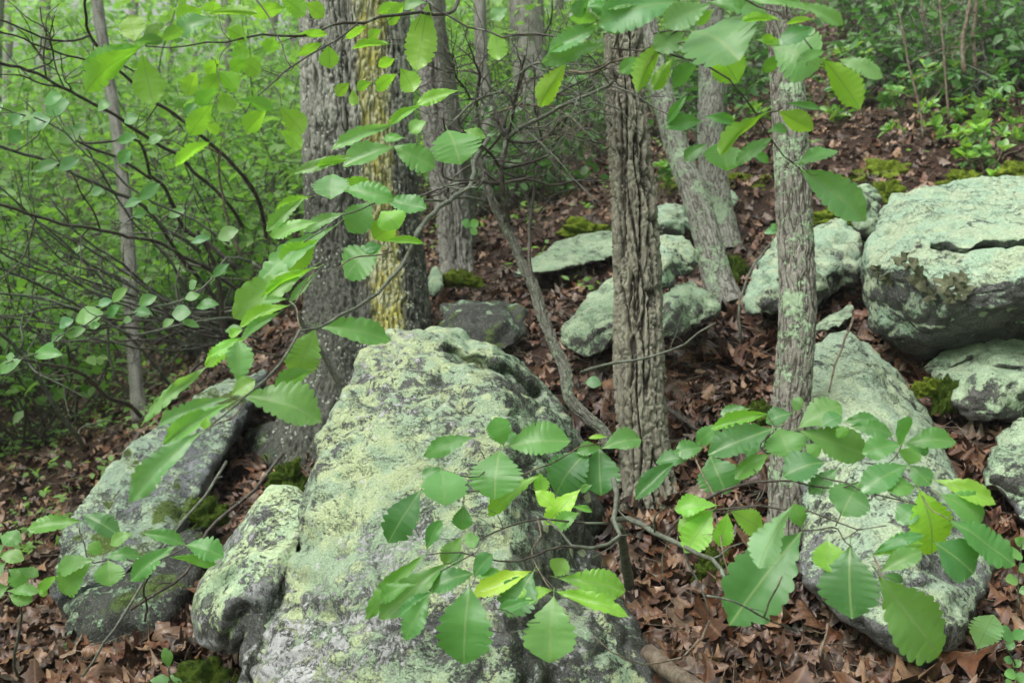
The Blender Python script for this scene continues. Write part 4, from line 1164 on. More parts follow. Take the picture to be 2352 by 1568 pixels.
branch(sap, [(800, 60), (900, 130), (1100, 200), (1240, 240), (1400, 290), (1540, 320), (1640, 350)], 4, 3, M['wood_dark'], dR, off=B1, seed=16)
branch(sap, [(850, 520), (960, 505), (1080, 495), (1120, 580), (1180, 630)], 4, 2.5, M['wood_dark'], dR, off=B1, seed=17, twigs=2, tl=.05)
branch(sap, [(1080, 490), (1105, 430), (1110, 390)], 3, 2, M['wood_dark'], dR, off=B1, seed=18)
branch(sap, [(610, 190), (575, 290), (520, 360), (400, 390), (330, 400), (300, 400)], 4, 3, M['wood_dark'], dR, off=B1, seed=19)
branch(sap, [(120, 10), (200, 180), (260, 330), (280, 500), (330, 690), (360, 800)], 4, 3, M['wood_tan'], dR, off=B1, seed=20, twigs=4, tl=.05)
branch(sap, [(670, 1370), (760, 1340), (830, 1290), (860, 1200)], 3, 2, M['wood_tan'], dR, off=B2, seed=21)
branch(sap, [(620, 1540), (560, 1480), (670, 1370), (640, 1290)], 4, 2, M['wood_dark'], dR, off=B2, seed=22)
branch(sap, [(1270, 60), (1430, 70), (1500, 10), (1530, -50)], 3, 2.5, M['wood_dark'], dR, off=B1, seed=23)
branch(sap, [(1520, 150), (1620, 190), (1640, 240), (1750, 400), (1850, 450)], 3, 2.5, M['wood_tan'], dR, off=B1, seed=24)
branch(sap, [(1340, 700), (1380, 800), (1385, 830), (1320, 670)], 3, 2.5, M['wood_tan'], dR, off=B1, seed=25)
branch(sap, [(500, 80), (560, 140), (610, 190), (650, 160), (600, 60)], 3, 2.5, M['wood_dark'], dR, off=B1, seed=26)

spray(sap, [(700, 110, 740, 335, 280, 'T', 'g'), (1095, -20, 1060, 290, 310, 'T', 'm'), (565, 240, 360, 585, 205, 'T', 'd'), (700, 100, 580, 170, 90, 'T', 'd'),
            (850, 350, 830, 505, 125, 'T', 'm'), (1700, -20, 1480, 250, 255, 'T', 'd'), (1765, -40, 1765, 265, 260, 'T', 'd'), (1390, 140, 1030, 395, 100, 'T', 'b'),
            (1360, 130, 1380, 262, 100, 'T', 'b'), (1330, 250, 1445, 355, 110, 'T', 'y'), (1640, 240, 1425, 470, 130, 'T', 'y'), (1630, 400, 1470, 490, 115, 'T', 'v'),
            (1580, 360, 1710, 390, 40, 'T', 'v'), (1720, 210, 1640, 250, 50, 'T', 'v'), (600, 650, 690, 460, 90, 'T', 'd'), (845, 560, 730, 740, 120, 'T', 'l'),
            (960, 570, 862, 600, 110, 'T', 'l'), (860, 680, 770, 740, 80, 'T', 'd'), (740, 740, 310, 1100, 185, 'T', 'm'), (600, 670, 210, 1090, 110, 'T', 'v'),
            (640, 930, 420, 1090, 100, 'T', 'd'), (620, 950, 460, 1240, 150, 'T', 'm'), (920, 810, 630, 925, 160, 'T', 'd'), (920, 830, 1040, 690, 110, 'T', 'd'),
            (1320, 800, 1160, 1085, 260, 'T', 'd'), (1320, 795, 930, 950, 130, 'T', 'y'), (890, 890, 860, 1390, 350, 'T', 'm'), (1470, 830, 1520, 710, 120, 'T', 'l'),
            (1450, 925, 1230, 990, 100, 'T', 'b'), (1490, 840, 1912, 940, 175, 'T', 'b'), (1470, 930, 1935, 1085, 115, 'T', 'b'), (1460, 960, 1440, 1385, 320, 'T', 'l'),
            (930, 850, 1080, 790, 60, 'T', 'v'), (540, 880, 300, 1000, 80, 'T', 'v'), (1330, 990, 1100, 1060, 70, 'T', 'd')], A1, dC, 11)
spray(sap, [(930, 1430, 600, 1550, 110, 'T', 'm'), (1120, 1490, 1060, 1310, 165, 'T', 'm'), (1120, 1400, 1200, 1455, 80, 'T', 'd'), (1140, 1495, 1545, 1470, 230, 'T', 'm'),
            (1780, 1510, 2033, 1445, 130, 'T', 'm'), (1780, 1500, 1620, 1530, 80, 'T', 'm'), (1820, 1430, 1700, 1440, 35, 'T', 'b')], A2, dC, 12)
spray(sap, [(280, 350, 10, 380, 125, 'T', 'b'), (250, 380, 30, 520, 130, 'T', 'b'), (250, 390, 80, 655, 195, 'T', 'b'), (350, 400, 300, 615, 130, 'T', 'b'), (370, 390, 580, 500, 150, 'T', 'b'),
            (850, 530, 380, 1110, 400, 'T', 'd'), (850, 500, 800, 350, 120, 'T', 'v'), (1020, 585, 1050, 790, 235, 'T', 'b'), (1180, 620, 1160, 1080, 355, 'T', 'd'),
            (1340, 690, 1650, 610, 130, 'T', 'b'), (1380, 800, 1645, 670, 135, 'T', 'l'), (1380, 830, 1752, 1355, 325, 'T', 'l'), (1640, 240, 1740, 645, 275, 'T', 'y'),
            (1750, 600, 1990, 810, 260, 'T', 'd'), (1850, 450, 2265, 725, 180, 'T', 'd'), (1790, 280, 2055, 450, 190, 'T', 'm'), (1740, 180, 2135, 330, 130, 'T', 'b'),
            (1250, 190, 1110, 395, 230, 'T', 'd'), (1570, 80, 1260, 240, 175, 'T', 'd'), (1620, 230, 1420, 240, 130, 'T', 'm'), (1580, 80, 1710, 210, 135, 'T', 'd'),
            (1575, 75, 1600, -30, 130, 'T', 'l'), (1660, 350, 1500, 455, 130, 'T', 'd'), (230, 10, 325, 260, 270, 'T', 'd'), (640, 0, 415, 165, 120, 'T', 'v'),
            (1010, 60, 740, 150, 200, 'T', 'd'), (1390, 820, 1530, 865, 55, 'T', 'd'), (120, 20, -120, 60, 110, 'T', 'd'), (1100, 100, 920, 270, 120, 'T', 'd'),
            (0, 60, -260, 290, 120, 'T', 'd'), (1330, 680, 1660, 560, 90, 'T', 'd')], B1, dR, 13)
_p = oak_leaf(sap, (1552 + 783 * .34, 1041 + 360 * .34, 1.66), (1552 + 560 * .34, 1041 + 742 * .34, 1.60), 165 * .34, 'U', 'p', np.random.RandomState(5), theta=12)
_p['label'] = 'leaf turned over to its pale underside'
spray(sap, [(800, 1260, 850, 1170, 85, 'T', 'm'), (500, 1240, 310, 1275, 90, 'T', 'd'), (330, 1340, 150, 1470, 100, 'T', 'd'), (190, 1500, 10, 1540, 120, 'T', 'd'),
            (790, 1270, 620, 1330, 120, 'T', 'd'), (630, 1275, 262, 1375, 95, 'T', 'b'), (670, 1370, 250, 1550, 200, 'T', 'd'), (690, 1370, 770, 1560, 270, 'T', 'm'),
            (830, 1370, 1100, 1220, 180, 'T', 'm'), (840, 1390, 1260, 1560, 210, 'T', 'm'), (1130, 1330, 1360, 1318, 85, 'T', 'm'), (1170, 1360, 1450, 1410, 110, 'T', 'm'),
            (1090, 1350, 1140, 1430, 80, 'T', 'v'), (980, 1360, 1110, 1290, 110, 'T', 'd'), (1530, 1470, 1500, 1335, 165, 'T', 'm'), (1550, 1470, 1875, 1470, 150, 'T', 'm'),
            (1530, 1480, 1280, 1550, 130, 'T', 'm'), (1540, 1480, 1700, 1530, 80, 'T', 'd'), (880, 1480, 965, 1555, 100, 'T', 'v'), (620, 1380, 480, 1550, 120, 'T', 'd')], B2, dR, 14)
settle(sap, P(1445, 1345, 2.75))

# ---- the crooked sapling in the middle, its long arm of leaves hanging to the left
C2 = (776, 0, 0.34); C1 = (0, 0, 0.34); L5 = (776, 517, 0.34); L4 = (0, 517, 0.34); Z3 = (941, 141, 0.30)
mid = thing('crooked_sapling', 'crooked grey-green sapling in the middle with an arm of leaves hanging to the left', 'sapling')
link('trunk', trunk_mesh('trunk', M['bark_sapling'], [(1400, 1030, 3.45, 39), (1385, 990, 3.5, 30), (1350, 960, 3.55, 29), (1312, 920, 3.6, 30), (1298, 850, 3.7, 30), (1272, 790, 3.8, 29), (1242, 715, 3.9, 27), (1226, 660, 3.95, 27), (1202, 610, 4.0, 25), (1180, 560, 4.05, 24), (1150, 500, 4.1, 23), (1126, 450, 4.12, 21), (1108, 395, 4.15, 22), (1100, 355, 4.15, 17)], na=110, nh=420, style='fine', seed=3), mid)
K = lambda *a, **k: branch(mid, *a, **k)
K([(750, 1230, 4.05), (725, 1080, 4.05), (715, 980, 4.0), (700, 850, 4.0), (720, 700, 4.0), (738, 600, 4.0), (705, 500, 4.05), (690, 400, 4.1)], 17, 11, M['wood_dark'], off=Z3, seed=31, twigs=11, tl=0.47, levels=3)
K([(740, 590, 4.0), (870, 500, 3.9), (1000, 430, 3.8), (1100, 385, 3.75), (1250, 310, 3.7), (1400, 240, 3.6), (1485, 205, 3.6), (1560, 150, 3.5)], 11, 6, M['wood_grey'], off=Z3, seed=32, twigs=13, tl=0.54, levels=3)
K([(745, 560, 4.0), (790, 420, 4.0), (800, 320, 4.0), (840, 200, 3.95), (862, 100, 3.9), (940, 20, 3.8), (1050, 10, 3.7), (1150, -40, 3.6)], 9, 5, M['wood_grey'], off=Z3, seed=33, twigs=12, tl=0.47, levels=3)
K([(800, 340, 4.0), (750, 240, 3.95), (640, 250, 3.9), (540, 280, 3.85), (450, 340, 3.8), (300, 500, 3.7)], 8, 4, M['wood_grey'], off=Z3, seed=34, twigs=10, tl=0.41, levels=3)
K([(560, 620, 4.1), (540, 540, 4.1), (520, 400, 4.1), (522, 250, 4.05), (540, 110, 4.0), (500, 0, 3.9), (450, -130, 3.8)], 9, 4, M['wood_dark'], off=Z3, seed=35, twigs=12, tl=0.47, levels=3)
K([(1010, 590, 4.2), (985, 480, 4.2), (960, 370, 4.1), (955, 200, 4.1), (950, -50, 4.0)], 5, 3, M['wood_dark'], off=Z3, seed=36, twigs=11, tl=0.41, levels=3)
K([(720, 850, 4.0), (850, 895, 4.05), (930, 760, 4.1), (1010, 595, 4.2), (1160, 550, 4.25), (1320, 590, 4.3), (1500, 640, 4.4)], 5, 4, M['wood_dark'], off=Z3, seed=37, twigs=12, tl=0.41, levels=3)
K([(620, 410, 4.1), (720, 375, 4.05), (820, 335, 4.0), (900, 325, 3.95), (1040, 345, 3.9), (1180, 400, 3.9), (1300, 480, 3.85), (1350, 560, 3.8)], 6, 4, M['wood_tan'], off=Z3, seed=38, twigs=11, tl=0.34, levels=3)
K([(1020, 310, 3.9), (1180, 230, 3.8), (1300, 160, 3.75), (1420, 100, 3.7), (1500, 20, 3.6)], 6, 4, M['wood_dark'], off=Z3, seed=39, twigs=11, tl=0.41, levels=3)
K([(600, 590, 4.1), (545, 690, 4.0), (500, 745, 3.95), (495, 850, 3.85), (470, 945, 3.7), (400, 1000, 3.5), (300, 1062, 3.3), (120, 1222, 2.95), (20, 1380, 2.7)], 11, 11, M['wood_grey'], off=Z3, seed=40, twigs=4, tl=.2)
arm = K([(573, 0, 2.7), (500, 130, 2.55), (440, 260, 2.45), (350, 380, 2.3), (200, 510, 2.15), (0, 630, 2.05), (-110, 680, 1.98), (-250, 715, 1.92), (-330, 820, 1.88), (-390, 930, 1.83), (-560, 1120, 1.76), (-660, 1180, 1.73), (-740, 1260, 1.7), (-820, 1330, 1.68), (-900, 1385, 1.66)], 9, 4.5, M['wood_grey'], off=L5, seed=41, twigs=3, tl=.1)[0]
K([(590, 1080, 4.05), (500, 1050, 3.95), (370, 1045, 3.8), (250, 1072, 3.6), (100, 1060, 3.5), (30, 1050, 3.4)], 8, 5, M['wood_grey'], off=Z3, seed=42, twigs=3)
K([(480, 910, 3.6), (380, 915, 3.5), (260, 890, 3.4), (262, 780, 3.3), (290, 660, 3.25), (320, 578, 3.2), (270, 520, 3.15), (250, 440, 3.1)], 5, 4, M['wood_dark'], off=Z3, seed=43)
K([(320, 578, 3.2), (240, 530, 3.2), (205, 480, 3.2)], 3, 2, M['wood_dark'], off=Z3, seed=44)
K([(590, 360, 4.0), (540, 290, 4.0), (480, 300, 4.0), (430, 220, 4.0), (345, 90, 3.9), (340, 20, 3.9), (300, -60, 3.8)], 6, 4, M['wood_dark'], off=Z3, seed=45, twigs=9, tl=0.34, levels=3)
K([(345, 90, 3.9), (230, 65, 3.85), (120, 20, 3.8), (60, -10, 3.8)], 4, 3, M['wood_dark'], off=Z3, seed=46)
K([(1240, 720, 3.9), (1222, 640, 3.95), (1215, 560, 4.0), (1222, 470, 4.1), (1235, 380, 4.1)], 11, 6, M['wood_dark'], off=(0, 0, 1), seed=47, twigs=4, tl=.3, levels=2)
K([(1400, 870, 3.9), (1480, 800, 3.9)], 4, 3, M['wood_dark'], off=(0, 0, 1), seed=48)
K([(1335, 855, 3.3), (1390, 836, 3.2), (1440, 828, 3.15), (1520, 812, 3.1), (1575, 788, 3.05), (1640, 740, 3.0)], 8, 4, M['wood_grey'], off=(0, 0, 1), seed=49, twigs=3)
dL = plane_depth([(973, 517, 2.7), (925, 605, 2.5), (776, 731, 2.05), (560, 930, 1.76), (470, 985, 1.66), (700, 420, 2.45), (560, 700, 1.9)])
# twigs of the arm
K([(1640, 1190), (1560, 1150), (1500, 1120)], 3, 2, M['wood_tan'], depth=dL, off=L4, seed=50)
K([(1640, 1210), (1560, 1300), (1480, 1350), (1380, 1385)], 5, 3, M['wood_tan'], depth=dL, off=L4, seed=51)
K([(1890, 880), (1790, 870), (1700, 840), (1650, 780)], 3.5, 3, M['wood_tan'], depth=dL, off=L4, seed=52)
K([(2040, 715), (2010, 640), (1990, 550), (1950, 510)], 4, 3, M['wood_tan'], depth=dL, off=L4, seed=53)
K([(2180, 290), (2150, 290), (2080, 380), (2000, 520)], 3, 3, M['wood_tan'], depth=dL, off=L4, seed=54)
K([(2650, 180), (2560, 200), (2450, 205), (2280, 290)], 4, 3, M['wood_tan'], depth=dL, off=L4, seed=55)
K([(2560, -160), (2400, -100), (2300, -60), (2200, 20), (2060, 120)], 4, 3, M['wood_grey'], depth=dL, off=L4, seed=56, twigs=3, tl=.1)
for s_ in [[(2260, 10, 1770, 390, 140, 'T', 'g'), (2140, 100, 1935, 300, 185, 'U', 'b'), (2100, 290, 1610, 610, 180, 'T', 'l'), (2140, 290, 1790, 470, 60, 'U', 'b'),
            (2140, 320, 1965, 510, 60, 'T', 'g'), (1940, 500, 1780, 520, 50, 'T', 'l'), (1955, 540, 1640, 680, 90, 'T', 'b'), (1890, 590, 1640, 785, 75, 'T', 'm'),
            (2130, 700, 2000, 1000, 225, 'T', 'l'), (2145, 680, 2610, 785, 165, 'T', 'm'), (1650, 770, 1400, 940, 95, 'T', 'b'), (1620, 1085, 1600, 800, 170, 'T', 'g'),
            (1420, 940, 975, 1335, 85, 'T', 'g'), (1560, 1150, 1715, 1055, 105, 'T', 'l'), (1560, 1160, 1090, 1345, 90, 'T', 'g'), (1580, 1190, 1125, 1455, 115, 'T', 'l'),
            (1640, 1150, 2140, 1320, 265, 'T', 'l'), (1400, 1290, 1385, 1375, 60, 'T', 'b'), (1385, 1385, 905, 1840, 150, 'T', 'g'), (2110, 980, 1870, 1095, 115, 'U', 'm'),
            (1640, 710, 1550, 740, 60, 'T', 'b'), (1640, 760, 1430, 880, 80, 'T', 'b')]]:
    spray(arm, s_, L4, dL, 21, slope=0.2)
spray(arm, [(380, 840, -20, 1000, 90, 'T', 'g'), (380, 990, 60, 1130, 140, 'T', 'm'), (370, 985, 640, 1130, 175, 'T', 'm'), (740, 880, 830, 1095, 300, 'T', 'm'), (850, 880, 990, 930, 70, 'T', 'v'),
            (20, 1290, 360, 1350, 130, 'T', 'm'), (310, 1350, 578, 1415, 115, 'T', 'm'), (225, 1365, 80, 1555, 190, 'T', 'g'), (290, 1430, 400, 1540, 170, 'T', 'b'), (330, 1270, 30, 1270, 70, 'U', 'b'),
            (600, 820, 490, 890, 85, 'T', 'l'), (570, 710, 360, 840, 60, 'T', 'b'), (820, 610, 550, 710, 85, 'T', 'b'), (450, 930, 310, 940, 60, 'T', 'v')], C2, dL, 22, slope=0.2)
spray(arm, [(300, 150, 55, 330, 215, 'T', 'm'), (300, 110, 565, 122, 55, 'T', 'b'), (390, -10, 260, 95, 150, 'U', 'b'), (300, 140, 180, 170, 70, 'T', 'd')], L5, dL, 23)
spray(arm, [(2250, 1175, 2235, 1335, 240, 'T', 'g'), (2060, 1330, 1810, 1545, 90, 'T', 'l'), (2352, 1440, 2060, 1550, 80, 'T', 'g'), (2400, 1050, 2010, 1170, 70, 'T', 'g'), (2100, 1330, 1880, 1410, 60, 'U', 'b'), (2350, 1080, 2150, 1120, 60, 'U', 'b'), (2150, 1500, 1850, 1600, 90, 'T', 'l')], C1, dL, 24)
settle(mid, P(1400, 1030, 3.45))

# ---- oak branch reaching in from the top towards the upper left
tl = thing('oak_branch', 'drooping oak branch with bright backlit leaves across the upper left', 'branch')
dT = plane_depth([(330, 110, 1.75), (900, 60, 2.3), (640, 180, 1.95), (1100, 80, 2.5), (560, 250, 1.8)])
T_ = lambda pts, w0, w1, **k: branch(tl, pts, w0, w1, M['wood_dark'], **{'depth': dT, 'off': C1, **k})
T_([(3400, -500, 3.0), (3150, -200, 2.8), (2980, 100, 2.5), (2790, 85, 2.42), (2680, 95), (2510, 132), (2410, 162), (2352, 150), (2270, 160), (2150, 220), (2040, 240), (1850, 235), (1700, 245), (1560, 280), (1420, 290), (1250, 300), (1100, 335), (985, 318)], 11, 3, seed=61, twigs=4, tl=.12)
T_([(2410, 165), (2300, 250), (2220, 310), (2050, 400), (1960, 450), (1880, 512), (1800, 590), (1700, 690), (1660, 765)], 5, 3, seed=62, twigs=3, tl=.1)
T_([(1880, 512), (1780, 470), (1660, 400)], 3, 2, seed=63)
T_([(1560, 290), (1500, 350), (1480, 480), (1480, 620)], 3, 2, seed=64, twigs=2, tl=.06)
T_([(1560, 280), (1500, 180), (1470, 100)], 3, 2, seed=65)
T_([(1730, 0), (1800, 90), (1850, 220), (1910, 320), (1945, 450)], 4, 3, seed=66)
T_([(1850, 580), (1890, 650), (1895, 730)], 3, 2, seed=67)
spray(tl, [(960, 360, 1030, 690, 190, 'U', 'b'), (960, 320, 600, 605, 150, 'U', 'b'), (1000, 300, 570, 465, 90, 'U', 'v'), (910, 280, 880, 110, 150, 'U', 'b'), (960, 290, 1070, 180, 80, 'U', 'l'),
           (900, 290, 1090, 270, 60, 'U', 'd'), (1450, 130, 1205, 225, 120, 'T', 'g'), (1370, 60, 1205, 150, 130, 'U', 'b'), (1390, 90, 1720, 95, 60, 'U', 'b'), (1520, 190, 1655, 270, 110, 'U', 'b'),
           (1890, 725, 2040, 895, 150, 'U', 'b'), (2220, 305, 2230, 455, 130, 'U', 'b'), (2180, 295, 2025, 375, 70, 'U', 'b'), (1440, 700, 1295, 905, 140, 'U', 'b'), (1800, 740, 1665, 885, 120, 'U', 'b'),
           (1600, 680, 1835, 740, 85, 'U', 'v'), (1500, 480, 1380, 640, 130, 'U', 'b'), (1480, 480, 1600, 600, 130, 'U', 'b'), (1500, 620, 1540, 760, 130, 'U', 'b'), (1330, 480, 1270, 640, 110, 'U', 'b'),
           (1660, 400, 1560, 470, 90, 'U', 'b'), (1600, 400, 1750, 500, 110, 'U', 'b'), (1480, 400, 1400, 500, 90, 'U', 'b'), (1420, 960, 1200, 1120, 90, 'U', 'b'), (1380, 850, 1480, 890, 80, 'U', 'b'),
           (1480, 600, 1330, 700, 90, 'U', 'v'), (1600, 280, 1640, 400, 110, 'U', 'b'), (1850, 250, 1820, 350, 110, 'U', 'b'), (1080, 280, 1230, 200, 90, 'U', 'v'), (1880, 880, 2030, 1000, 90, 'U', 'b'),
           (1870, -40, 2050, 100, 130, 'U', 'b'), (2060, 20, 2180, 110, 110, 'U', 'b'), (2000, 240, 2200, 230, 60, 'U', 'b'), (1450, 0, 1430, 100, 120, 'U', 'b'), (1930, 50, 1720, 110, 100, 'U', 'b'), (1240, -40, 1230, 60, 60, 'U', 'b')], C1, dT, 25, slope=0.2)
spray(tl, [(610, 20, 530, 450, 205, 'U', 'b'), (1060, 180, 1080, 395, 125, 'U', 'b'), (420, 460, 500, 615, 135, 'U', 'b'), (400, 500, 265, 605, 85, 'U', 'b'), (390, 400, 280, 450, 70, 'U', 'b'),
           (80, 560, -10, 640, 80, 'U', 'b'), (350, 300, 110, 330, 60, 'U', 'b'), (100, 600, 100, 710, 60, 'U', 'b'), (230, 560, 130, 600, 60, 'U', 'b'), (300, 200, 210, 250, 60, 'U', 'b'), (200, 180, 60, 260, 60, 'U', 'b'),
           (460, 10, 350, 160, 90, 'U', 'b'), (420, 20, 280, 90, 70, 'U', 'b'), (600, 20, 440, 60, 60, 'T', 'g'), (1150, 60, 1040, 130, 80, 'T', 'g')], C2, dT, 26, slope=0.2)
settle(tl, P(1156, -170, 3.0))

# ---- oak branch overhanging the top centre and right
tr = thing('oak_branch', 'overhanging oak branch with broad grey-green leaves along the top right', 'branch')
D3 = (1552, 0, 0.34)
dU = plane_depth([(1300, 60, 1.9), (1640, 80, 1.5), (1850, 60, 1.6), (1950, 200, 1.7), (1900, 450, 1.75), (1600, 130, 1.7)])
U_ = lambda pts, w0, w1, **k: branch(tr, pts, w0, w1, k.pop('mat', M['wood_dark']), **{'depth': dU, 'off': D3, **k})
U_([(1200, -900, 2.6), (700, -500, 2.2), (300, -100, 1.9), (60, 180, 1.72), (-60, 260), (-200, 345), (-350, 350), (-420, 330)], 12, 4, seed=71, twigs=4, tl=.12)
U_([(-200, 345), (-60, 360), (0, 385), (130, 400), (230, 460), (310, 510), (420, 620), (480, 690), (540, 765), (600, 860), (620, 905), (700, 1000), (760, 1110), (840, 1145)], 6, 3, seed=72, twigs=3, tl=.08)
U_([(540, 770), (640, 765), (700, 740), (740, 708)], 3.5, 3, seed=73)
U_([(300, -100), (520, 20), (640, 70), (760, 120), (800, 170), (900, 300), (990, 385)], 6, 3, seed=74, twigs=3, tl=.08)
U_([(-150, 230), (-50, 200), (60, 215), (130, 230)], 4, 3, seed=75)
U_([(-720, 480), (-600, 495), (-520, 470), (-400, 410), (-240, 380), (0, 300), (150, 260)], 6, 4, seed=76, mat=M['wood_tan'], twigs=4, tl=.1)
U_([(-700, 230), (-850, 250), (-1000, 230), (-1200, 250), (-1320, 195), (-1420, 170), (-1520, 120), (-1620, 60), (-1720, -40)], 6, 4, seed=77, twigs=4, tl=.12)
U_([(-420, 330), (-380, 200), (-330, 40), (-300, -60)], 4, 3, seed=78, twigs=2)
U_([(-900, 250), (-840, 100), (-830, -40)], 4, 3, seed=79)
U_([(-300, 270), (-380, 150), (-520, -60)], 3, 3, seed=80, twigs=2)
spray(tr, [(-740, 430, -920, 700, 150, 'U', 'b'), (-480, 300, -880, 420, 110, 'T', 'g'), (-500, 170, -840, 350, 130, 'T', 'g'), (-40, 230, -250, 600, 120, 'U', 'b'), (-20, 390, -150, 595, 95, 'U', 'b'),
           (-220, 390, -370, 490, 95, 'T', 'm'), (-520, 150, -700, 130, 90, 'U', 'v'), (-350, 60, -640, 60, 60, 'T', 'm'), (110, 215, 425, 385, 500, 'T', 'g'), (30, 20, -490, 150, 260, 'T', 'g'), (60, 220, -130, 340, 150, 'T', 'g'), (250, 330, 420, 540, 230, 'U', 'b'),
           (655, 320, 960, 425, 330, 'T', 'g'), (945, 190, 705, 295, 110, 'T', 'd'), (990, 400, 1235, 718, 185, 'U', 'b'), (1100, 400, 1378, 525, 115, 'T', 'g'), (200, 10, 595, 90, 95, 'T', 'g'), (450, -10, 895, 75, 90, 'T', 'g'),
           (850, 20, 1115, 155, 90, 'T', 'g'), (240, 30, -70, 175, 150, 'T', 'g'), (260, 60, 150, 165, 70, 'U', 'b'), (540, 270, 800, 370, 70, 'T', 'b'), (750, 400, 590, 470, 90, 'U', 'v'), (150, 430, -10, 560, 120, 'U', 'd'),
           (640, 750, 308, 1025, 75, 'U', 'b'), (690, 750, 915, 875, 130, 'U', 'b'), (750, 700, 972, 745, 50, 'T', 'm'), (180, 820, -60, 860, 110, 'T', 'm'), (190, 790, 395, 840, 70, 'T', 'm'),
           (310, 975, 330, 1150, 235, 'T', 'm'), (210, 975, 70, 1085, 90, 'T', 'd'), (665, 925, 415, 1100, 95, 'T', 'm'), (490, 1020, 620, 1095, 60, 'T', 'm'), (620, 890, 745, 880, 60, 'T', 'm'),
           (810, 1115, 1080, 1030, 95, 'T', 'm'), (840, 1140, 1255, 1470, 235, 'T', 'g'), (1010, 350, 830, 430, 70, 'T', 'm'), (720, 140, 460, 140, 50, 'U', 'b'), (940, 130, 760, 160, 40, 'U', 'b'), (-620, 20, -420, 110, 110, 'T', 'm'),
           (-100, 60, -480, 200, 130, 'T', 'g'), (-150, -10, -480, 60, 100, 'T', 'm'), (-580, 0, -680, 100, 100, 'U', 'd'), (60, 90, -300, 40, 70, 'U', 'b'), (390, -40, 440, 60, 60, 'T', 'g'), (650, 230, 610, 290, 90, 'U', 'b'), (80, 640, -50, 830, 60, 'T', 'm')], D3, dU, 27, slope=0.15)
settle(tr, P(1960, -306, 2.6))

# ---- tall laurel thicket on the left: dark crooked limbs
la = thing('laurel_shrub', 'old laurel with dark crooked limbs fanning out across the left side', 'shrub')
G = lambda pts, w0, w1, da, db, off=C1, mat=M['wood_dark'], **k: branch(la, [(q[0], q[1], da + (db - da) * i / (len(pts) - 1)) for i, q in enumerate(pts)], w0, w1, mat, off=off, **k)
G([(1640, 1530), (1560, 1400), (1450, 1280), (1330, 1180), (1200, 1050), (1120, 1010), (1030, 950), (900, 870), (780, 780), (650, 710), (560, 660), (450, 600), (370, 570), (250, 490), (110, 450), (0, 430), (-200, 380)], 9, 7, 5.6, 3.8, seed=101, twigs=6, tl=.5, levels=2)
G([(1800, 1600), (1790, 1550), (1760, 1400), (1700, 1260), (1600, 1140), (1480, 1020), (1350, 910), (1270, 840), (1150, 750), (1030, 680), (880, 540), (820, 490), (690, 350), (640, 290), (600, 220), (580, 100), (575, 0), (570, -150)], 10, 6, 5.8, 4.0, seed=102, twigs=6, tl=.5, levels=2)
G([(600, 240), (540, 270), (430, 275), (330, 270), (230, 230), (120, 180), (0, 135), (-150, 100)], 6, 4, 4.3, 3.8, seed=103, twigs=3, tl=.3)
G([(900, 480), (800, 430), (600, 410), (500, 390), (400, 360), (260, 310), (150, 260), (0, 210), (-120, 180)], 5, 4, 4.6, 3.8, seed=104, twigs=3, tl=.3)
G([(1350, 1700), (1250, 1620), (1100, 1540), (1000, 1420), (900, 1350), (780, 1300), (650, 1240), (520, 1190), (400, 1120), (300, 1080), (150, 1040), (0, 990), (-150, 950)], 10, 7, 5.8, 4.4, seed=105, twigs=6, tl=.5, levels=2, mat=M['wood_grey'])
G([(1800, 560), (1600, 430), (1450, 330), (1350, 260), (1230, 210), (1120, 140), (1020, 100), (880, 85), (750, 50), (600, 20), (460, 0), (250, -60), (130, -100), (0, -140), (-150, -190)], 9, 7, 5.6, 4.2, off=L4, seed=106, twigs=6, tl=.5, levels=2)
G([(1600, 300), (1400, 120), (1250, 1550 - 1520), (1190, 1430 - 1520), (1160, 1370 - 1520), (1120, 1280 - 1520), (1080, 1230 - 1520), (1020, 1190 - 1520), (1000, 1120 - 1520), (970, 1020 - 1520), (930, 950 - 1520), (860, 930 - 1520), (700, 960 - 1520), (540, 960 - 1520)], 12, 5, 6.0, 5.0, off=L4, seed=107, twigs=6, tl=.4, levels=2)
G([(1020, 1210), (900, 1130), (790, 1060), (640, 1010), (540, 960), (400, 900)], 7, 5, 5.3, 4.8, seed=108, twigs=3, tl=.3)
G([(950, 1290), (870, 1210), (760, 1180), (680, 1120), (620, 1050), (500, 980), (380, 950), (260, 930), (150, 905)], 11, 6, 5.8, 4.4, off=L4, seed=109, twigs=4, tl=.3)
G([(560, 1500), (520, 1420), (420, 1300), (330, 1150), (250, 1010), (180, 920), (60, 780), (-60, 690)], 13, 8, 5.4, 4.6, off=L4, mat=M['wood_grey'], seed=110, twigs=4, tl=.4, levels=2)
G([(1750, 640), (1680, 630), (1500, 630), (1300, 660), (1100, 700), (900, 740), (700, 640), (500, 560), (200, 480), (0, 460), (-100, 440)], 7, 5, 5.6, 4.4, off=L4, mat=M['wood_grey'], seed=111, twigs=5, tl=.4, levels=2)
G([(1640, 1750), (1550, 1540), (1510, 1330), (1480, 1180), (1460, 1020), (1350, 985)], 8, 4, 5.3, 5.0, mat=M['wood_tan'], seed=112, twigs=2, tl=.3)
G([(1530, 860), (1530, 760), (1500, 600), (1480, 400), (1430, 220), (1380, 120), (1330, 40)], 14, 8, 6.3, 5.9, off=L4, seed=113, twigs=5, tl=.5, levels=2)
G([(1520, 800), (1450, 500), (1320, 330), (1250, 260), (1180, 160), (1100, 30), (1000, -100)], 11, 7, 6.4, 5.6, off=L4, seed=114, twigs=5, tl=.5, levels=2)
G([(1200, 1150), (1050, 950), (900, 780), (740, 640), (560, 560), (300, 420), (100, 330), (-100, 250)], 9, 6, 7.0, 5.4, off=L4, mat=M['wood_grey'], seed=115, twigs=6, tl=.5, levels=2)
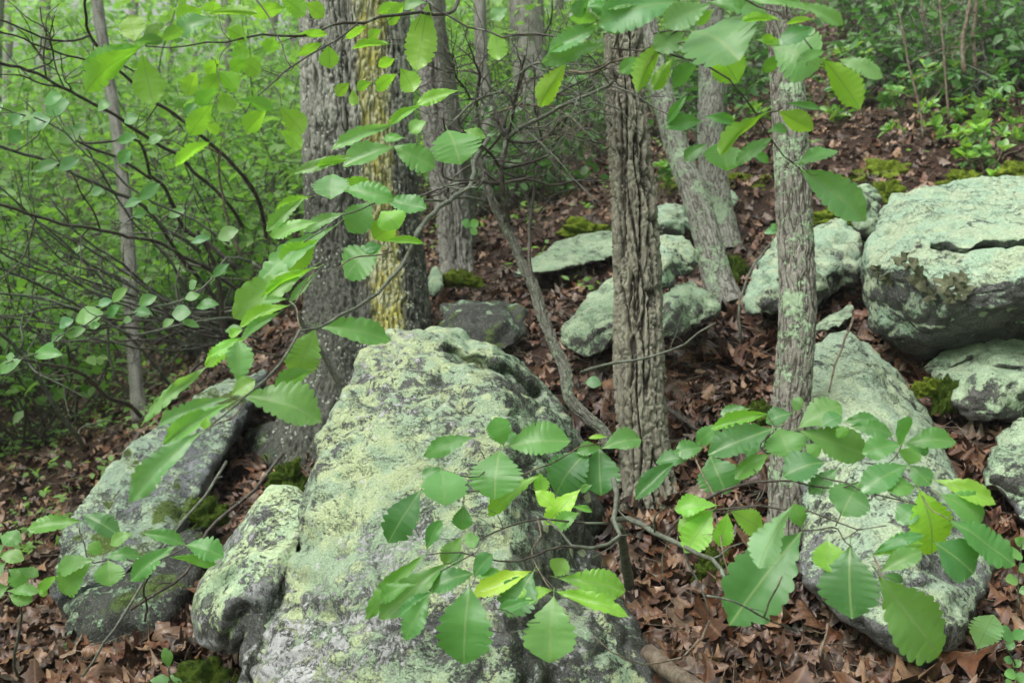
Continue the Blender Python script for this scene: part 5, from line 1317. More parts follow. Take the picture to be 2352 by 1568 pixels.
G([(790, 1050), (740, 880), (730, 700), (760, 540), (700, 380), (680, 200)], 7, 5, 6.6, 6.4, off=L4, mat=M['wood_grey'], seed=116, twigs=6, tl=.4, levels=2)
G([(900, 1330), (1100, 1250), (1230, 1100), (1320, 960), (1500, 860)], 8, 6, 6.3, 6.6, off=L4, seed=117, twigs=3, tl=.4)
for k in range(16):
    u0 = RND.uniform(450, 620); v0 = RND.uniform(690, 800)
    ang = RND.uniform(-0.15, 0.95); L_ = RND.uniform(350, 650)
    pts = [(u0, v0)]
    for j in range(1, 6):
        pts.append((u0 - L_ * j / 5 * math.cos(ang) + RND.uniform(-18, 18), v0 - L_ * j / 5 * math.sin(ang) - 60 * (j / 5) ** 2 + RND.uniform(-18, 18)))
    G(pts, RND.uniform(5, 9), 4, 6.6, RND.uniform(4.8, 6.2), off=(0, 0, 1), seed=130 + k, twigs=5, tl=.45, levels=2, mat=M['wood_grey'] if k % 3 else M['wood_dark'])
settle(la, P(600, 800, 6.3))

# ---- smooth-leaved understory sapling in the left middle distance
wh = thing('understory_sapling', 'understory sapling with smooth oval leaves on thin arching twigs at left', 'sapling')
dW = plane_depth([(100, 850, 3.4), (300, 700, 3.6), (550, 550, 4.0), (150, 300, 3.6), (400, 450, 4.0)])
for pts, w0, w1 in [([(1700, 250), (1550, 210), (1440, 350), (1340, 440), (1200, 520), (1000, 560), (860, 610), (700, 600), (540, 690), (400, 740), (300, 850), (180, 880), (40, 930)], 6, 3)]:
    branch(wh, pts, w0, w1, M['wood_grey'], dW, off=L4, seed=151, twigs=8, tl=.15)
branch(wh, [(1550, 1650), (1300, 1480), (1100, 1400), (900, 1280), (760, 1150), (600, 1050), (440, 900), (250, 800), (100, 760), (-100, 700)], 6, 3, M['wood_grey'], dW, off=C1, seed=152, twigs=10, tl=.2)
branch(wh, [(1700, 250), (1900, 420), (2050, 680), (2200, 900), (2340, 1180)], 8, 14, M['wood_grey'], lambda u, v: 4.2 + (u - 578) / 300 * 0.5, off=L4, seed=153)
WS = [(700, 590, 510, 655, 115), (730, 625, 810, 540, 60), (760, 520, 858, 420, 60), (660, 545, 760, 510, 55), (1060, 480, 940, 545, 75), (900, 590, 1028, 600, 60), (835, 640, 890, 645, 45), (1160, 600, 1290, 590, 100),
      (1250, 500, 1350, 470, 60), (1440, 350, 1550, 260, 60), (1470, 90, 1615, 40, 90), (1290, 120, 1420, 90, 50), (580, 700, 440, 750, 70), (430, 700, 350, 790, 60), (230, 880, 430, 870, 70), (300, 890, 360, 790, 55),
      (140, 910, -20, 1000, 70), (40, 890, 100, 880, 40), (600, 690, 680, 670, 50), (500, 640, 400, 690, 60), (1100, 690, 1180, 640, 50), (1320, 560, 1480, 540, 60), (1230, 650, 1350, 690, 50), (1280, 430, 1330, 380, 50), (1640, 700, 1520, 720, 50)]
spray(wh, [q + ('T', 'lmlg'[k % 4]) for k, q in enumerate(WS)], L4, dW, 31, 'oval', M['beech_leaf'])
WS2 = [(470, 690, 310, 760, 110), (340, 800, 190, 880, 110), (540, 880, 405, 960, 110), (800, 1110, 885, 1010, 80), (400, 1100, 230, 1160, 70), (540, 1070, 400, 1150, 80), (660, 750, 750, 700, 60), (930, 920, 790, 960, 60),
       (940, 1350, 1080, 1240, 80), (840, 1400, 960, 1360, 50), (1250, 1420, 1140, 1470, 60), (990, 1430, 900, 1460, 60), (140, 880, 60, 960, 90), (60, 840, 150, 780, 80), (90, 790, 230, 800, 70), (600, 890, 480, 870, 60),
       (1240, 770, 1330, 700, 60), (700, 1280, 610, 1310, 60), (1060, 1440, 1000, 1400, 50), (840, 830, 930, 790, 70), (300, 700, 420, 640, 70), (20, 700, -60, 760, 80), (1000, 960, 1100, 930, 60)]
spray(wh, [q + ('T', 'mglm'[k % 4]) for k, q in enumerate(WS2)], C1, dW, 32, 'oval', M['beech_leaf'])
settle(wh, P(790, 940, 4.7))

# ---- oak seedlings low on the left
E1 = (0, 1041, 0.34)
se = thing('oak_seedling', 'oak seedling holding a flat layer of leaves in front of the left rock ridge', 'seedling')
dS = plane_depth([(70, 1190, 2.9), (500, 1280, 2.6), (260, 1330, 2.7), (400, 1220, 2.75)])
branch(se, [(980, 1130, 3.2), (990, 1000, 2.95), (985, 860, 2.75), (1040, 740, 2.7), (1120, 700, 2.65), (1250, 630, 2.6)], 6, 4, M['wood_grey'], off=E1, seed=161)
branch(se, [(985, 860), (900, 720), (800, 700), (720, 720), (640, 740), (560, 600), (540, 450)], 4, 3, M['wood_dark'], dS, off=E1, seed=162)
spray(se, [(550, 455, 200, 515, 115, 'T', 'v'), (560, 415, 795, 545, 130, 'T', 'd'), (960, 540, 1235, 605, 100, 'T', 'm'), (1250, 620, 1495, 700, 140, 'T', 'd'), (1150, 700, 1440, 750, 70, 'U', 'v'),
           (1190, 620, 905, 850, 120, 'T', 'm'), (900, 540, 755, 610, 80, 'T', 'v'), (730, 720, 745, 885, 190, 'T', 'v'), (700, 700, 930, 690, 85, 'T', 'm'), (620, 740, 430, 925, 150, 'T', 'l'),
           (690, 680, 600, 620, 90, 'T', 'v'), (640, 720, 400, 780, 100, 'T', 'l'), (400, 820, 265, 930, 60, 'T', 'b')], E1, dS, 33)
settle(se, P(333, 1425, 3.2))
se2 = thing('oak_seedling', 'oak seedling cut by the left edge near the bottom, standing in dead leaves', 'seedling')
dS2 = lambda u, v: 2.7 + u / 1000
branch(se2, [(120, 1500, 3.0), (90, 1400, 2.95), (140, 1200, 2.9), (120, 1000, 2.8), (80, 900, 2.75), (60, 800, 2.7)], 7, 4, M['wood_grey'], off=E1, seed=165)
spray(se2, [(0, 560, 135, 600, 90, 'T', 'm'), (-20, 680, 150, 720, 80, 'T', 'l'), (60, 780, 170, 880, 130, 'T', 'v'), (40, 930, 250, 940, 60, 'T', 'l'), (60, 960, 215, 990, 110, 'T', 'l'), (60, 900, -60, 960, 100, 'T', 'v'),
            (40, 740, -80, 830, 120, 'T', 'm'), (120, 780, 250, 830, 60, 'T', 'v'), (260, 930, 320, 945, 50, 'T', 'b'), (30, 620, -90, 700, 100, 'T', 'm')], E1, dS2, 34)
settle(se2, P(41, 1551, 3.0))


def plantlet(label, cat, u, v, d, stem, leaves, seed, mat='beech_leaf', shape='oval', root_name='seedling'):
    r = thing(root_name, label, cat)
    branch(r, [(u, v, d)] + [(a, b, d - 0.02 * k) for k, (a, b) in enumerate(stem)], 5, 3, M['wood_grey'], off=(0, 0, 1), name='stem', seed=seed)
    spray(r, leaves, (0, 0, 1), lambda a, b: d - 0.03, seed, shape, M[mat])
    settle(r, P(u, v, d))


plantlet('tiny seedling with one upright lance-shaped leaf at the bottom edge', 'seedling', 392, 1600, 2.9, [(390, 1560), (388, 1530)], [(388, 1530, 378, 1485, 24, 'T', 'v'), (390, 1560, 345, 1562, 22, 'T', 'v'), (390, 1550, 425, 1570, 18, 'T', 'v')], 171)
plantlet('pale green maple-like seedling leaf on bare soil at the lower right', 'seedling', 2222, 1508, 2.5, [(2245, 1490)], [(2245, 1490, 2275, 1415, 62, 'T', 'p'), (2248, 1485, 2310, 1440, 26, 'T', 'g')], 172, 'oak_leaf', 'oak')
plantlet('low seedling with a pointed green leaf right of the maple-like seedling', 'seedling', 2330, 1480, 2.45, [(2328, 1470)], [(2330, 1465, 2290, 1450, 26, 'T', 'm'), (2328, 1468, 2352, 1445, 26, 'T', 'm'), (2330, 1475, 2310, 1490, 18, 'T', 'm')], 173)
plantlet('creeping small-leaved vine at the right edge above the soil', 'vine', 2340, 1400, 2.7, [(2338, 1330), (2345, 1270), (2350, 1240)], [(2338, 1330, 2310, 1335, 22, 'T', 'v'), (2340, 1310, 2365, 1300, 22, 'T', 'v'), (2345, 1270, 2320, 1275, 22, 'T', 'v'), (2345, 1260, 2370, 1245, 22, 'T', 'v'), (2340, 1360, 2365, 1355, 20, 'T', 'v'), (2350, 1250, 2330, 1235, 18, 'T', 'v')], 174, root_name='vine')
plantlet('creeping vine with round leaflets in the bottom right corner', 'vine', 2330, 1580, 2.35, [(2335, 1545), (2325, 1510), (2310, 1485)], [(2335, 1550, 2305, 1548, 22, 'T', 'v'), (2335, 1560, 2360, 1550, 24, 'T', 'v'), (2328, 1530, 2345, 1515, 18, 'T', 'm'), (2325, 1520, 2305, 1510, 14, 'T', 'm'), (2330, 1570, 2310, 1575, 20, 'T', 'v'), (2340, 1575, 2365, 1575, 22, 'T', 'v')], 175, root_name='vine')
plantlet('lone green leaf on the litter between crooked sapling and furrowed trunk', 'seedling', 1335, 885, 3.85, [(1338, 880)], [(1345, 878, 1382, 880, 26, 'T', 'g')], 176)
plantlet('small whorl of green leaves on the litter left of the slender lichened trunk', 'seedling', 1790, 540, 5.2, [(1785, 530)], [(1785, 530, 1755, 535, 16, 'T', 'g'), (1785, 528, 1770, 515, 14, 'T', 'g'), (1785, 528, 1800, 515, 14, 'T', 'g'), (1785, 530, 1795, 540, 14, 'T', 'g')], 177)
plantlet('low green seedling between the flat slab and the crooked sapling', 'seedling', 1085, 560, 5.2, [(1082, 535), (1080, 520)], [(1080, 520, 1060, 510, 20, 'T', 'v'), (1080, 520, 1100, 508, 20, 'T', 'v'), (1080, 525, 1095, 540, 16, 'T', 'v')], 178)


# ---- low laurels on the slope, each leaf a piece of its own
def simple_leaf(name, n, cols, mat, droop, fold, width=0.42, shape='oval'):
    V, F, UV = leaf_grid(n, cols, 1, 0, fold, droop, 0.0, np.random.RandomState(3), shape, petiole=0)
    V = V * np.array([width, 1, 1]) * 1.0
    V[:, 0] *= 0.55 + 0.75 * np.clip(V[:, 1], 0, 1)
    mb = MB(); mb.add(V, F, UV)
    return mb.mesh(name, mat)


LAUREL = [simple_leaf('laurel_leaf', 9, 5, M['laurel_leaf'], d, f, w) for d, f, w in ((0.12, .2, .46), (0.02, .35, .50), (0.25, .1, .42))]


def frame_matrix(p, a, nrm, size, wscale=1.0):
    from mathutils import Matrix
    a = a / np.linalg.norm(a)
    nrm = nrm - a * (nrm @ a); nrm = nrm / (np.linalg.norm(nrm) + 1e-9)
    x = np.cross(a, nrm)
    m = Matrix.Identity(4)
    for i in range(3):
        m[i][0] = x[i] * size * wscale; m[i][1] = a[i] * size; m[i][2] = nrm[i] * size; m[i][3] = p[i]
    return m


def laurel(label, u, v, d, hpx, wpx, nwhorl, seed, group='low laurels scattered on the leaf-covered slope', size=0.08):
    rr = np.random.RandomState(seed)
    r = thing('mountain_laurel', label, 'shrub', group)
    base = P(u, v, d)
    base[2] = gz(base[0], base[1]) - 0.02
    H = hpx / FPX * d; Wd = wpx / FPX * d
    mb = MB(); tips = []
    for k in range(nwhorl):
        x = rr.uniform(-0.5, 0.5) * Wd; y = rr.uniform(-0.35, 0.35) * Wd
        h = H * rr.uniform(0.45, 1.0)
        e = base + np.array([x, y, h])
        m = base + np.array([x * 0.35, y * 0.35, h * 0.45]) + rr.normal(0, 0.03, 3)
        C = tube(mb, [base + rr.normal(0, 0.02, 3) * [1, 1, 0], m, (m + e) / 2 + rr.normal(0, 0.03, 3), e], 0.006, 0.0022, 5, 0.008, seed + k)
        tips.append((e, C[-1] - C[-3]))
        if rr.rand() < 0.5:
            side_twigs(mb, C, 0.0018, 2, 0.2, rr)
    mb.build('stems', M['wood_tan'], r)
    for e, t in tips:
        t = t / np.linalg.norm(t) + np.array([0, 0, 0.6]); t /= np.linalg.norm(t)
        nl = rr.randint(6, 10); ph = rr.uniform(0, 6)
        s1 = np.cross(t, [0.3, 0.9, 0.1]); s1 /= np.linalg.norm(s1); s2 = np.cross(t, s1)
        fresh = rr.rand() < 0.7
        for k in range(nl):
            an = ph + k * 2.4
            el = rr.uniform(0.15, 0.95) if fresh else rr.uniform(-0.5, 0.2)
            a = (s1 * math.cos(an) + s2 * math.sin(an)) * math.cos(el) + t * math.sin(el)
            nrm = t * math.cos(el) - (s1 * math.cos(an) + s2 * math.sin(an)) * math.sin(el)
            if nrm[2] < 0: nrm = -nrm
            o = link('leaf', LAUREL[rr.randint(3)], r)
            o.matrix_basis = frame_matrix(e + t * rr.uniform(-0.012, 0.012), a, nrm, size * rr.uniform(0.7, 1.25), rr.uniform(0.85, 1.2))
            o.color = LEAFCOL['l'] if fresh and rr.rand() < 0.5 else (LEAFCOL['b'] if fresh and rr.rand() < 0.35 else (LEAFCOL['d'] if not fresh else LEAFCOL['m']))
    for ch in r.children:
        ch.location = Vector(ch.location) - Vector(base)
    r.location = base


LS = [('bright laurel bush in the upper right, left of the bare brown stems', 2125, 170, 7.6, 120, 150, 13), ('laurel at the top edge between the bright bush and the overhanging oak leaves', 2010, 110, 8.6, 130, 170, 12),
      ('laurel with whorled leaves at the top right corner', 2290, 110, 8.2, 120, 130, 10), ('laurel cut by the right edge just below the top corner', 2345, 160, 7.4, 110, 110, 9),
      ('laurel with a yellowing leaf, right edge, a quarter of the way down', 2290, 275, 6.4, 110, 160, 13), ('laurel at the right edge above the big boulder', 2345, 300, 5.9, 90, 90, 7),
      ('small two-stemmed laurel sprig standing alone on brown litter', 2190, 275, 6.7, 50, 60, 3), ('low spreading laurel right of the lone sprig', 2240, 380, 6.3, 70, 130, 9),
      ('laurel sprig in front of the right edge bush', 2330, 360, 6.0, 70, 90, 6), ('small laurel left of the bright bush', 2085, 215, 7.6, 60, 90, 6),
      ('laurel behind the slender lichened trunk near the top', 1890, 160, 8.8, 110, 110, 8), ('laurel between the straight trunk and the slender lichened trunk', 1730, 330, 8.2, 90, 100, 8),
      ('low laurel tuft at the foot of the slope right of the slender lichened trunk', 1945, 280, 7.6, 36, 80, 5), ('laurel tuft left of the leaning trunk', 1515, 440, 7.2, 100, 60, 8),
      ('laurel far up the slope near the top edge', 2190, 60, 10.5, 100, 170, 11), ('laurel among dark stems at the top right', 2060, 40, 11.5, 100, 170, 10), ('dark-leaved laurel at the very top right', 2330, 30, 10.2, 80, 120, 8),
      ('laurel in front of far brush between furrowed and leaning trunk', 1560, 330, 9.5, 90, 90, 7),
      ('wide laurel near the top edge, third of the way in from the right', 1960, 190, 8.2, 70, 130, 9), ('laurel below the bright bush, its leaves half hidden by brown stems', 2160, 225, 7.2, 60, 110, 7),
      ('laurel between the top right corner bush and the lone sprig', 2250, 195, 7.4, 60, 120, 8), ('dull laurel at the very top edge above the bright bush', 2120, 30, 11, 90, 180, 11), ('laurel on the skyline at the top right, behind brown stems', 2240, 10, 11.5, 80, 160, 10),
      ('creeping laurel above the moss cushions', 2080, 330, 7.0, 30, 110, 5)]
for k, (lb, u, v, d, h, w, n) in enumerate(LS):
    laurel(lb, u, v, d, h, w, n, 300 + k)

# bare brown stems among the laurels
st = thing('bare_shrub', 'leafless brown stems rising among the laurels at the top right', 'shrub')
for k, (u, v, d) in enumerate([(2215, 140, 7.5), (2240, 130, 7.6), (2120, 290, 6.8), (2135, 150, 7.9), (2180, 250, 7.0), (2270, 60, 8.5)]):
    u2 = u + RND.uniform(-70, 20)
    branch(st, [(u, v + 30, d), (u - 5, v - 30, d), ((u + u2) / 2, v - 120, d), (u2, v - 260, d)], 12 if k < 2 else 6, 4, M['wood_tan'], off=(0, 0, 1), name='stem', seed=400 + k, twigs=5, tl=.4, levels=2)
settle(st, P(2215, 170, 7.5))


# ------------------------------------------------------------------ leafy brush and the far wood
def leaf_cloud(name, C, size, mat, rr, parent=None, up=0.7, quad=False, kind='stuff'):
    """thousands of small folded leaves as one mesh"""
    n = len(C)
    a = rr.normal(size=(n, 3)); a[:, 2] *= 0.5; a[:, 2] -= 0.15
    a /= np.linalg.norm(a, axis=1)[:, None]
    nm = rr.normal(0, 0.55, size=(n, 3)) + np.array([0, 0, up * 1.5])
    nm -= a * (nm * a).sum(1)[:, None]; nm /= np.linalg.norm(nm, axis=1)[:, None]
    x = np.cross(a, nm)
    s = (size * rr.uniform(0.6, 1.35, n))[:, None]
    w = 0.30
    L = [C, C + s * (a * 0.38 + x * w * 0.9 + nm * 0.06), C + s * (a * 0.75 + x * w * 0.62), C + s * (a - nm * 0.10), C + s * (a * 0.75 - x * w * 0.62), C + s * (a * 0.38 - x * w * 0.9 + nm * 0.06), C + s * (a * 0.45 - nm * 0.02)]
    V = np.stack(L, 1).reshape(-1, 3)
    b = (np.arange(n) * 7)[:, None]
    F = np.concatenate([b + np.array([[0, 1, 6, 5]]), b + np.array([[1, 2, 3, 6]]), b + np.array([[6, 3, 4, 5]])], 0)
    o = link(name, fast_mesh(name, V, F[:, ::-1], None, mat), parent)
    if kind: o['kind'] = kind
    return o


def brush(name, label, x, y, h, w, nst, nl, size, seed, mat, group, wood, cat='shrub', lo=0.15):
    rr = np.random.RandomState(seed)
    z = gz(x, y)
    r = thing(name, label, cat, group)
    mb = MB(); pts = []
    for k in range(nst):
        t = rr.uniform(0, 6.28); rad = w * math.sqrt(rr.rand())
        e = np.array([x + math.cos(t) * rad, y + math.sin(t) * rad, z + h * rr.uniform(0.45, 1.0)])
        b = np.array([x, y, z - 0.05]) + rr.normal(0, 0.12, 3) * [1, 1, 0]
        m = b * 0.55 + e * 0.45 + rr.normal(0, 0.16, 3)
        m2 = b * 0.25 + e * 0.75 + rr.normal(0, 0.14, 3)
        C = tube(mb, [b, m, m2, e], 0.004 + 0.0042 * h, 0.003, 4, 0.05, seed + k, step=0.14)
        for q in range(7):
            i = rr.randint(len(C) // 4, len(C))
            dd = rr.normal(0, 1, 3) * [1, 1, 0.6]; dd /= np.linalg.norm(dd)
            l = rr.uniform(0.25, 0.7) * min(h, 2) * 0.6
            c2 = tube(mb, [C[i], C[i] + dd * l * 0.5 + rr.normal(0, 0.05, 3), C[i] + dd * l + rr.normal(0, 0.08, 3)], 0.005, 0.002, 3, 0.02, seed + q, step=0.12)
            pts.append(c2)
        pts.append(C[len(C) // 2:])
    mb.build('stems', wood, r)
    A = np.concatenate(pts)
    i = rr.randint(0, len(A), nl)
    C = A[i] + rr.normal(0, 0.13, (nl, 3)) * [1, 1, 0.45]
    C = C[C[:, 2] > z + h * lo]
    leaf_cloud('foliage', C, size, mat, rr, r)
    base = Vector((x, y, z))
    for ch in r.children: ch.location = ch.location - base
    r.location = base


gB = 'leafy brush in the background thicket'
k = 0
placed = []
for (x0, x1, y0, y1, n, h0, h1, lbl_) in [(-5.6, -2.3, 6.5, 9.5, 12, 1.3, 2.6, 'leafy green shrub of the thicket around the slim grey pole, behind the laurel limbs'),
        (-9, -2.4, 9.5, 14, 18, 1.8, 3.4, 'leafy green shrub deeper in the left thicket, beyond the slim grey pole'),
        (-12, -2.6, 14, 21, 18, 2.2, 4.2, 'tall leafy shrub at the back of the left thicket'),
        (-1.9, 0.2, 10, 15, 7, 1.2, 2.5, 'leafy shrub seen between the great oak and the furrowed trunk'),
        (0.2, 2.8, 11, 17, 10, 1.4, 2.4, 'leafy shrub on the slope behind the furrowed trunk and the leaning trunk'),
        (1.8, 7.5, 9.5, 16, 18, 0.6, 1.6, 'leafy shrub near the top of the slope in the upper right'),
        (-0.7, 2.6, 8.9, 11.5, 9, 0.5, 1.25, 'low twiggy shrub on the leafy slope in the centre, between the tree trunks'),
        (2.6, 6.0, 7.8, 10.5, 16, 0.4, 0.9, 'low dark shrub among the laurels on the upper right slope'),
        (-3.4, 1.0, 17, 26, 10, 2.5, 4.5, 'tall pale green shrub far behind the great oak')]:
    for j in range(n):
        x, y = RND.uniform(x0, x1), RND.uniform(y0, y1)
        h = RND.uniform(h0, h1)
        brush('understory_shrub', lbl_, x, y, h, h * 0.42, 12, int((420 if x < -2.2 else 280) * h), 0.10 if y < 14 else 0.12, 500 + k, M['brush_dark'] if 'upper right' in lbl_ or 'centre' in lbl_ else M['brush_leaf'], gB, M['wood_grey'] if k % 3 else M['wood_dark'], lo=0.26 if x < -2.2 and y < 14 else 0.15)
        k += 1

# crowns and twig masses of the wood beyond
rr = np.random.RandomState(77)


def clump_points(n, x0, x1, y0, y1, z0, z1, scale, thr, rr):
    out = []
    tot = 0
    while tot < n:
        y = y0 + (y1 - y0) * rr.rand(n) ** 0.7
        x = (x0 + (x1 - x0) * rr.rand(n)) * y / y1
        z = rr.uniform(z0, z1, n) * y / y1 + 0.5
        p = np.column_stack([x, y, z])
        f = noise(p * scale * np.array([1, 0.6, 1.5]) ) + 0.5 * noise(p * scale * 3)
        q = p[f > thr]
        q = q[q[:, 2] > ground_smooth(q[:, :2]) + 0.1]
        out.append(q); tot += len(q)
    return np.concatenate(out)[:n]


fw1 = leaf_cloud('woodland_foliage', clump_points(20000, -14, 5, 12, 24, 0.6, 9, 0.9, 0.16, rr), 0.13, M['brush_leaf'], rr)
fw2 = leaf_cloud('distant_foliage', clump_points(30000, -34, 20, 24, 60, -1, 19, 0.33, 0.10, rr), 0.30, M['far_leaf'], rr)
tag(fw1, 'mass of bright green leaves of the wood behind the thicket', kind='stuff')
tag(fw2, 'pale misty green foliage of the far wood', kind='stuff')

# unseen woodland crowns behind and beside the viewpoint, added to block low light
crv = []
while sum(len(c) for c in crv) < 34000:
    m = 4000
    an = rr.uniform(-math.pi, math.pi, m); rad = rr.uniform(9, 20, m); zz = rr.uniform(-1, 13, m)
    p = np.column_stack([np.sin(an) * rad, np.cos(an) * rad, zz])
    ok = (np.abs(an) > 0.60) & (noise(p * 0.35) + 0.5 * noise(p) > -0.25)
    ok |= False
    p = p[ok]
    crv.append(p)
sw_ = leaf_cloud('light_blocking_foliage', np.concatenate(crv), 0.42, M['far_leaf'], rr)
tag(sw_, 'unseen woodland foliage added round the near side to block low light', kind='stuff')
cp = np.column_stack([rr.uniform(-12, 12, 16000), rr.uniform(-8, 22, 16000), rr.uniform(7.5, 12, 16000)])  # unseen canopy, added to cut down the open sky light
cp = cp[noise(cp * 0.4) + 0.4 * noise(cp * 1.3) > 0.12]
cn = leaf_cloud('shading_canopy_foliage', cp, 0.26, M['far_leaf'], rr)
tag(cn, 'unseen broken leaf canopy added high above the boulders to dim the sky light', kind='stuff')

# small green ground plants among the litter
gc = []
for _ in range(240):
    u = RND.uniform(-50, 420) if RND.random() < .6 else RND.uniform(950, 2352)
    if u < 500: d = RND.uniform(4.5, 10)
    else: d = RND.uniform(5.5, 12)
    x = (u - CX) / FPX * d; y = d
    z = gz(x, y)
    c = np.array([x, y, z])
    m = RND.randint(3, 9)
    gc.append(c + rr.normal(0, 0.05, (m, 3)) * [1, 1, 0.4] + [0, 0, 0.06])
gco = leaf_cloud('ground_cover', np.concatenate(gc), 0.05, M['brush_leaf'], rr, up=1.2)
tag(gco, 'small bright green herbs dotted over the leaf litter', kind='stuff')

# ------------------------------------------------------------------ leaf litter


def dead_leaf_mesh(seed, rows=12, T=((-1, 0), (0, 0), (1, 1))):
    rr = np.random.RandomState(seed)
    nc = len(T)
    s = np.linspace(0, 1, rows)
    wl = np.sin(np.pi * s ** 0.9) ** 0.8 * (1 + 0.33 * np.cos(2 * np.pi * s * 3.4 + rr.uniform(0, 6)) * np.clip(s * 6, 0, 1) * np.clip((1 - s) * 6, 0, 1)) * 0.26
    wr = np.sin(np.pi * s ** 0.9) ** 0.8 * (1 + 0.33 * np.cos(2 * np.pi * s * 3.4 + rr.uniform(0, 6)) * np.clip(s * 6, 0, 1) * np.clip((1 - s) * 6, 0, 1)) * 0.26
    wl[-1] = wr[-1] = 0.01; wl[0] = wr[0] = 0.012
    curl = rr.uniform(-3.5, 5.0); bend = rr.uniform(-0.28, 0.38); tw = rr.uniform(-0.9, 0.9)
    V, UV = [], []
    for i in range(rows):
        for t, sd_ in T:
            w = wr[i] if sd_ else wl[i]
            x = t * w; z = curl * x * x + bend * (s[i] - 0.5) ** 2 * 2 + (rr.uniform(-0.02, 0.02) if rows < 14 else 0.02 * math.sin(i * 1.3 + t * 2 + seed))
            a = tw * (s[i] - 0.5)
            V.append((x * math.cos(a) - z * math.sin(a), s[i] - 0.5, x * math.sin(a) + z * math.cos(a))); UV.append((t * w, s[i]))
    F = [(i * nc + k, i * nc + k + 1, i * nc + k + nc + 1, i * nc + k + nc) for i in range(rows - 1) for k in range(nc - 1)]
    V = np.array(V); V[:, 2] -= V[:, 2].min()
    # stalk
    m = len(V)
    zc = V[nc // 2, 2]
    V = np.concatenate([V, [(-.008, -.5, zc), (.008, -.5, zc), (.004, -.72, zc + .03), (-.004, -.72, zc + .03)]])
    UV += [(0, 0)] * 4
    F.append((m, m + 1, m + 2, m + 3))
    return V, np.array(F), np.array(UV)


DL = [dead_leaf_mesh(900 + i) for i in range(16)]
rr = np.random.RandomState(5)
NL = 45000
d = 2.0 + 16 * rr.rand(NL) ** 1.35
u = rr.uniform(-600, 2950, NL)
x = (u - CX) / FPX * d; y = d * math.cos(PITCH) + 0.1
z = ground(np.column_stack([x, y]))
pu, pv, pd = proj(np.column_stack([x, y, z]))
size = np.clip(rr.lognormal(math.log(0.062), 0.34, NL), 0.035, 0.14)
size = size * np.where(d < 4.5, 1.28, 1.0)
keep = (pv > -150) & (pv < 1800) & ~((d > 11) & (pu < 900))
x, y, z, size, pu, pv, pd = [q[keep] for q in (x, y, z, size, pu, pv, pd)]
n = len(x)
# local slope
e = 0.05
gx = (ground_smooth(np.column_stack([x + e, y])) - ground_smooth(np.column_stack([x - e, y]))) / (2 * e)
gy = (ground_smooth(np.column_stack([x, y + e])) - ground_smooth(np.column_stack([x, y - e]))) / (2 * e)
nrm = np.column_stack([-gx, -gy, np.ones(n)]) + rr.normal(0, 0.55, (n, 3)) * [1, 1, 0.2]
nrm[:, 2] = np.abs(nrm[:, 2]) + 0.15
nrm /= np.linalg.norm(nrm, axis=1)[:, None]
ax = rr.normal(size=(n, 3)); ax -= nrm * (ax * nrm).sum(1)[:, None]; ax /= np.linalg.norm(ax, axis=1)[:, None]
bx = np.cross(ax, nrm)
pos = np.column_stack([x, y, z + rr.uniform(-0.012, 0.030, n)])
var = rr.randint(0, len(DL), n)

# the dead leaves that show largest are pieces of their own, the rest one mesh
dep = None
bm_all = []
off = 0
rv, rf = [], []
for o in ROCK_BVH:
    me = o.data
    v = np.empty(len(me.vertices) * 3); me.vertices.foreach_get('co', v); v = v.reshape(-1, 3)
    fl = np.empty(len(me.loops), int); me.loops.foreach_get('vertex_index', fl)
    st_ = [p.vertices[:] for p in me.polygons]
    rv.append(v); rf += [tuple(i + off for i in f) for f in st_]; off += len(v)
rock_bvh = BVHTree.FromPolygons(np.concatenate(rv).tolist(), rf)
inside = (pu > 20) & (pu < 2330) & (pv > 20) & (pv < 1550)
order = np.argsort(-(size / pd) * inside)
big = []
for i in order[:1500]:
    dv = Vector(pos[i]) - Vector(CAM); L = dv.length
    h = rock_bvh.ray_cast(Vector(CAM), dv.normalized(), L)
    if h[0] is None: big.append(i)
    if len(big) >= 300: break
from mathutils import Matrix
big_set = np.zeros(n, bool); big_set[big] = True
DM = [fast_mesh('dead_leaf', V, F, UV, M['dead']) for V, F, UV in [dead_leaf_mesh(900 + i, 26, ((-1, 0), (-0.5, 0), (0, 0), (0.5, 1), (1, 1))) for i in range(len(DL))]]
for i in big:
    o = link('dead_leaf', DM[var[i]], floor)
    m = Matrix.Identity(4)
    for r_ in range(3):
        m[r_][0] = bx[i, r_] * size[i]; m[r_][1] = ax[i, r_] * size[i]; m[r_][2] = nrm[i, r_] * size[i]; m[r_][3] = pos[i, r_]
    o.matrix_basis = m
VV, FF, UU = [], [], []
off = 0
for k in range(len(DL)):
    idx = np.where((var == k) & ~big_set)[0]
    V, F, UV = DL[k]
    W = pos[idx][:, None, :] + size[idx][:, None, None] * (V[None, :, 0:1] * bx[idx][:, None, :] + V[None, :, 1:2] * ax[idx][:, None, :] + V[None, :, 2:3] * nrm[idx][:, None, :])
    VV.append(W.reshape(-1, 3)); UU.append(np.tile(UV, (len(idx), 1)))
    FF.append((F[None] + off + (np.arange(len(idx)) * len(V))[:, None, None]).reshape(-1, 4)); off += len(idx) * len(V)
lt = link('leaf_litter', fast_mesh('leaf_litter', np.concatenate(VV), np.concatenate(FF), np.concatenate(UU), M['dead']), floor)
lt['kind'] = 'stuff'

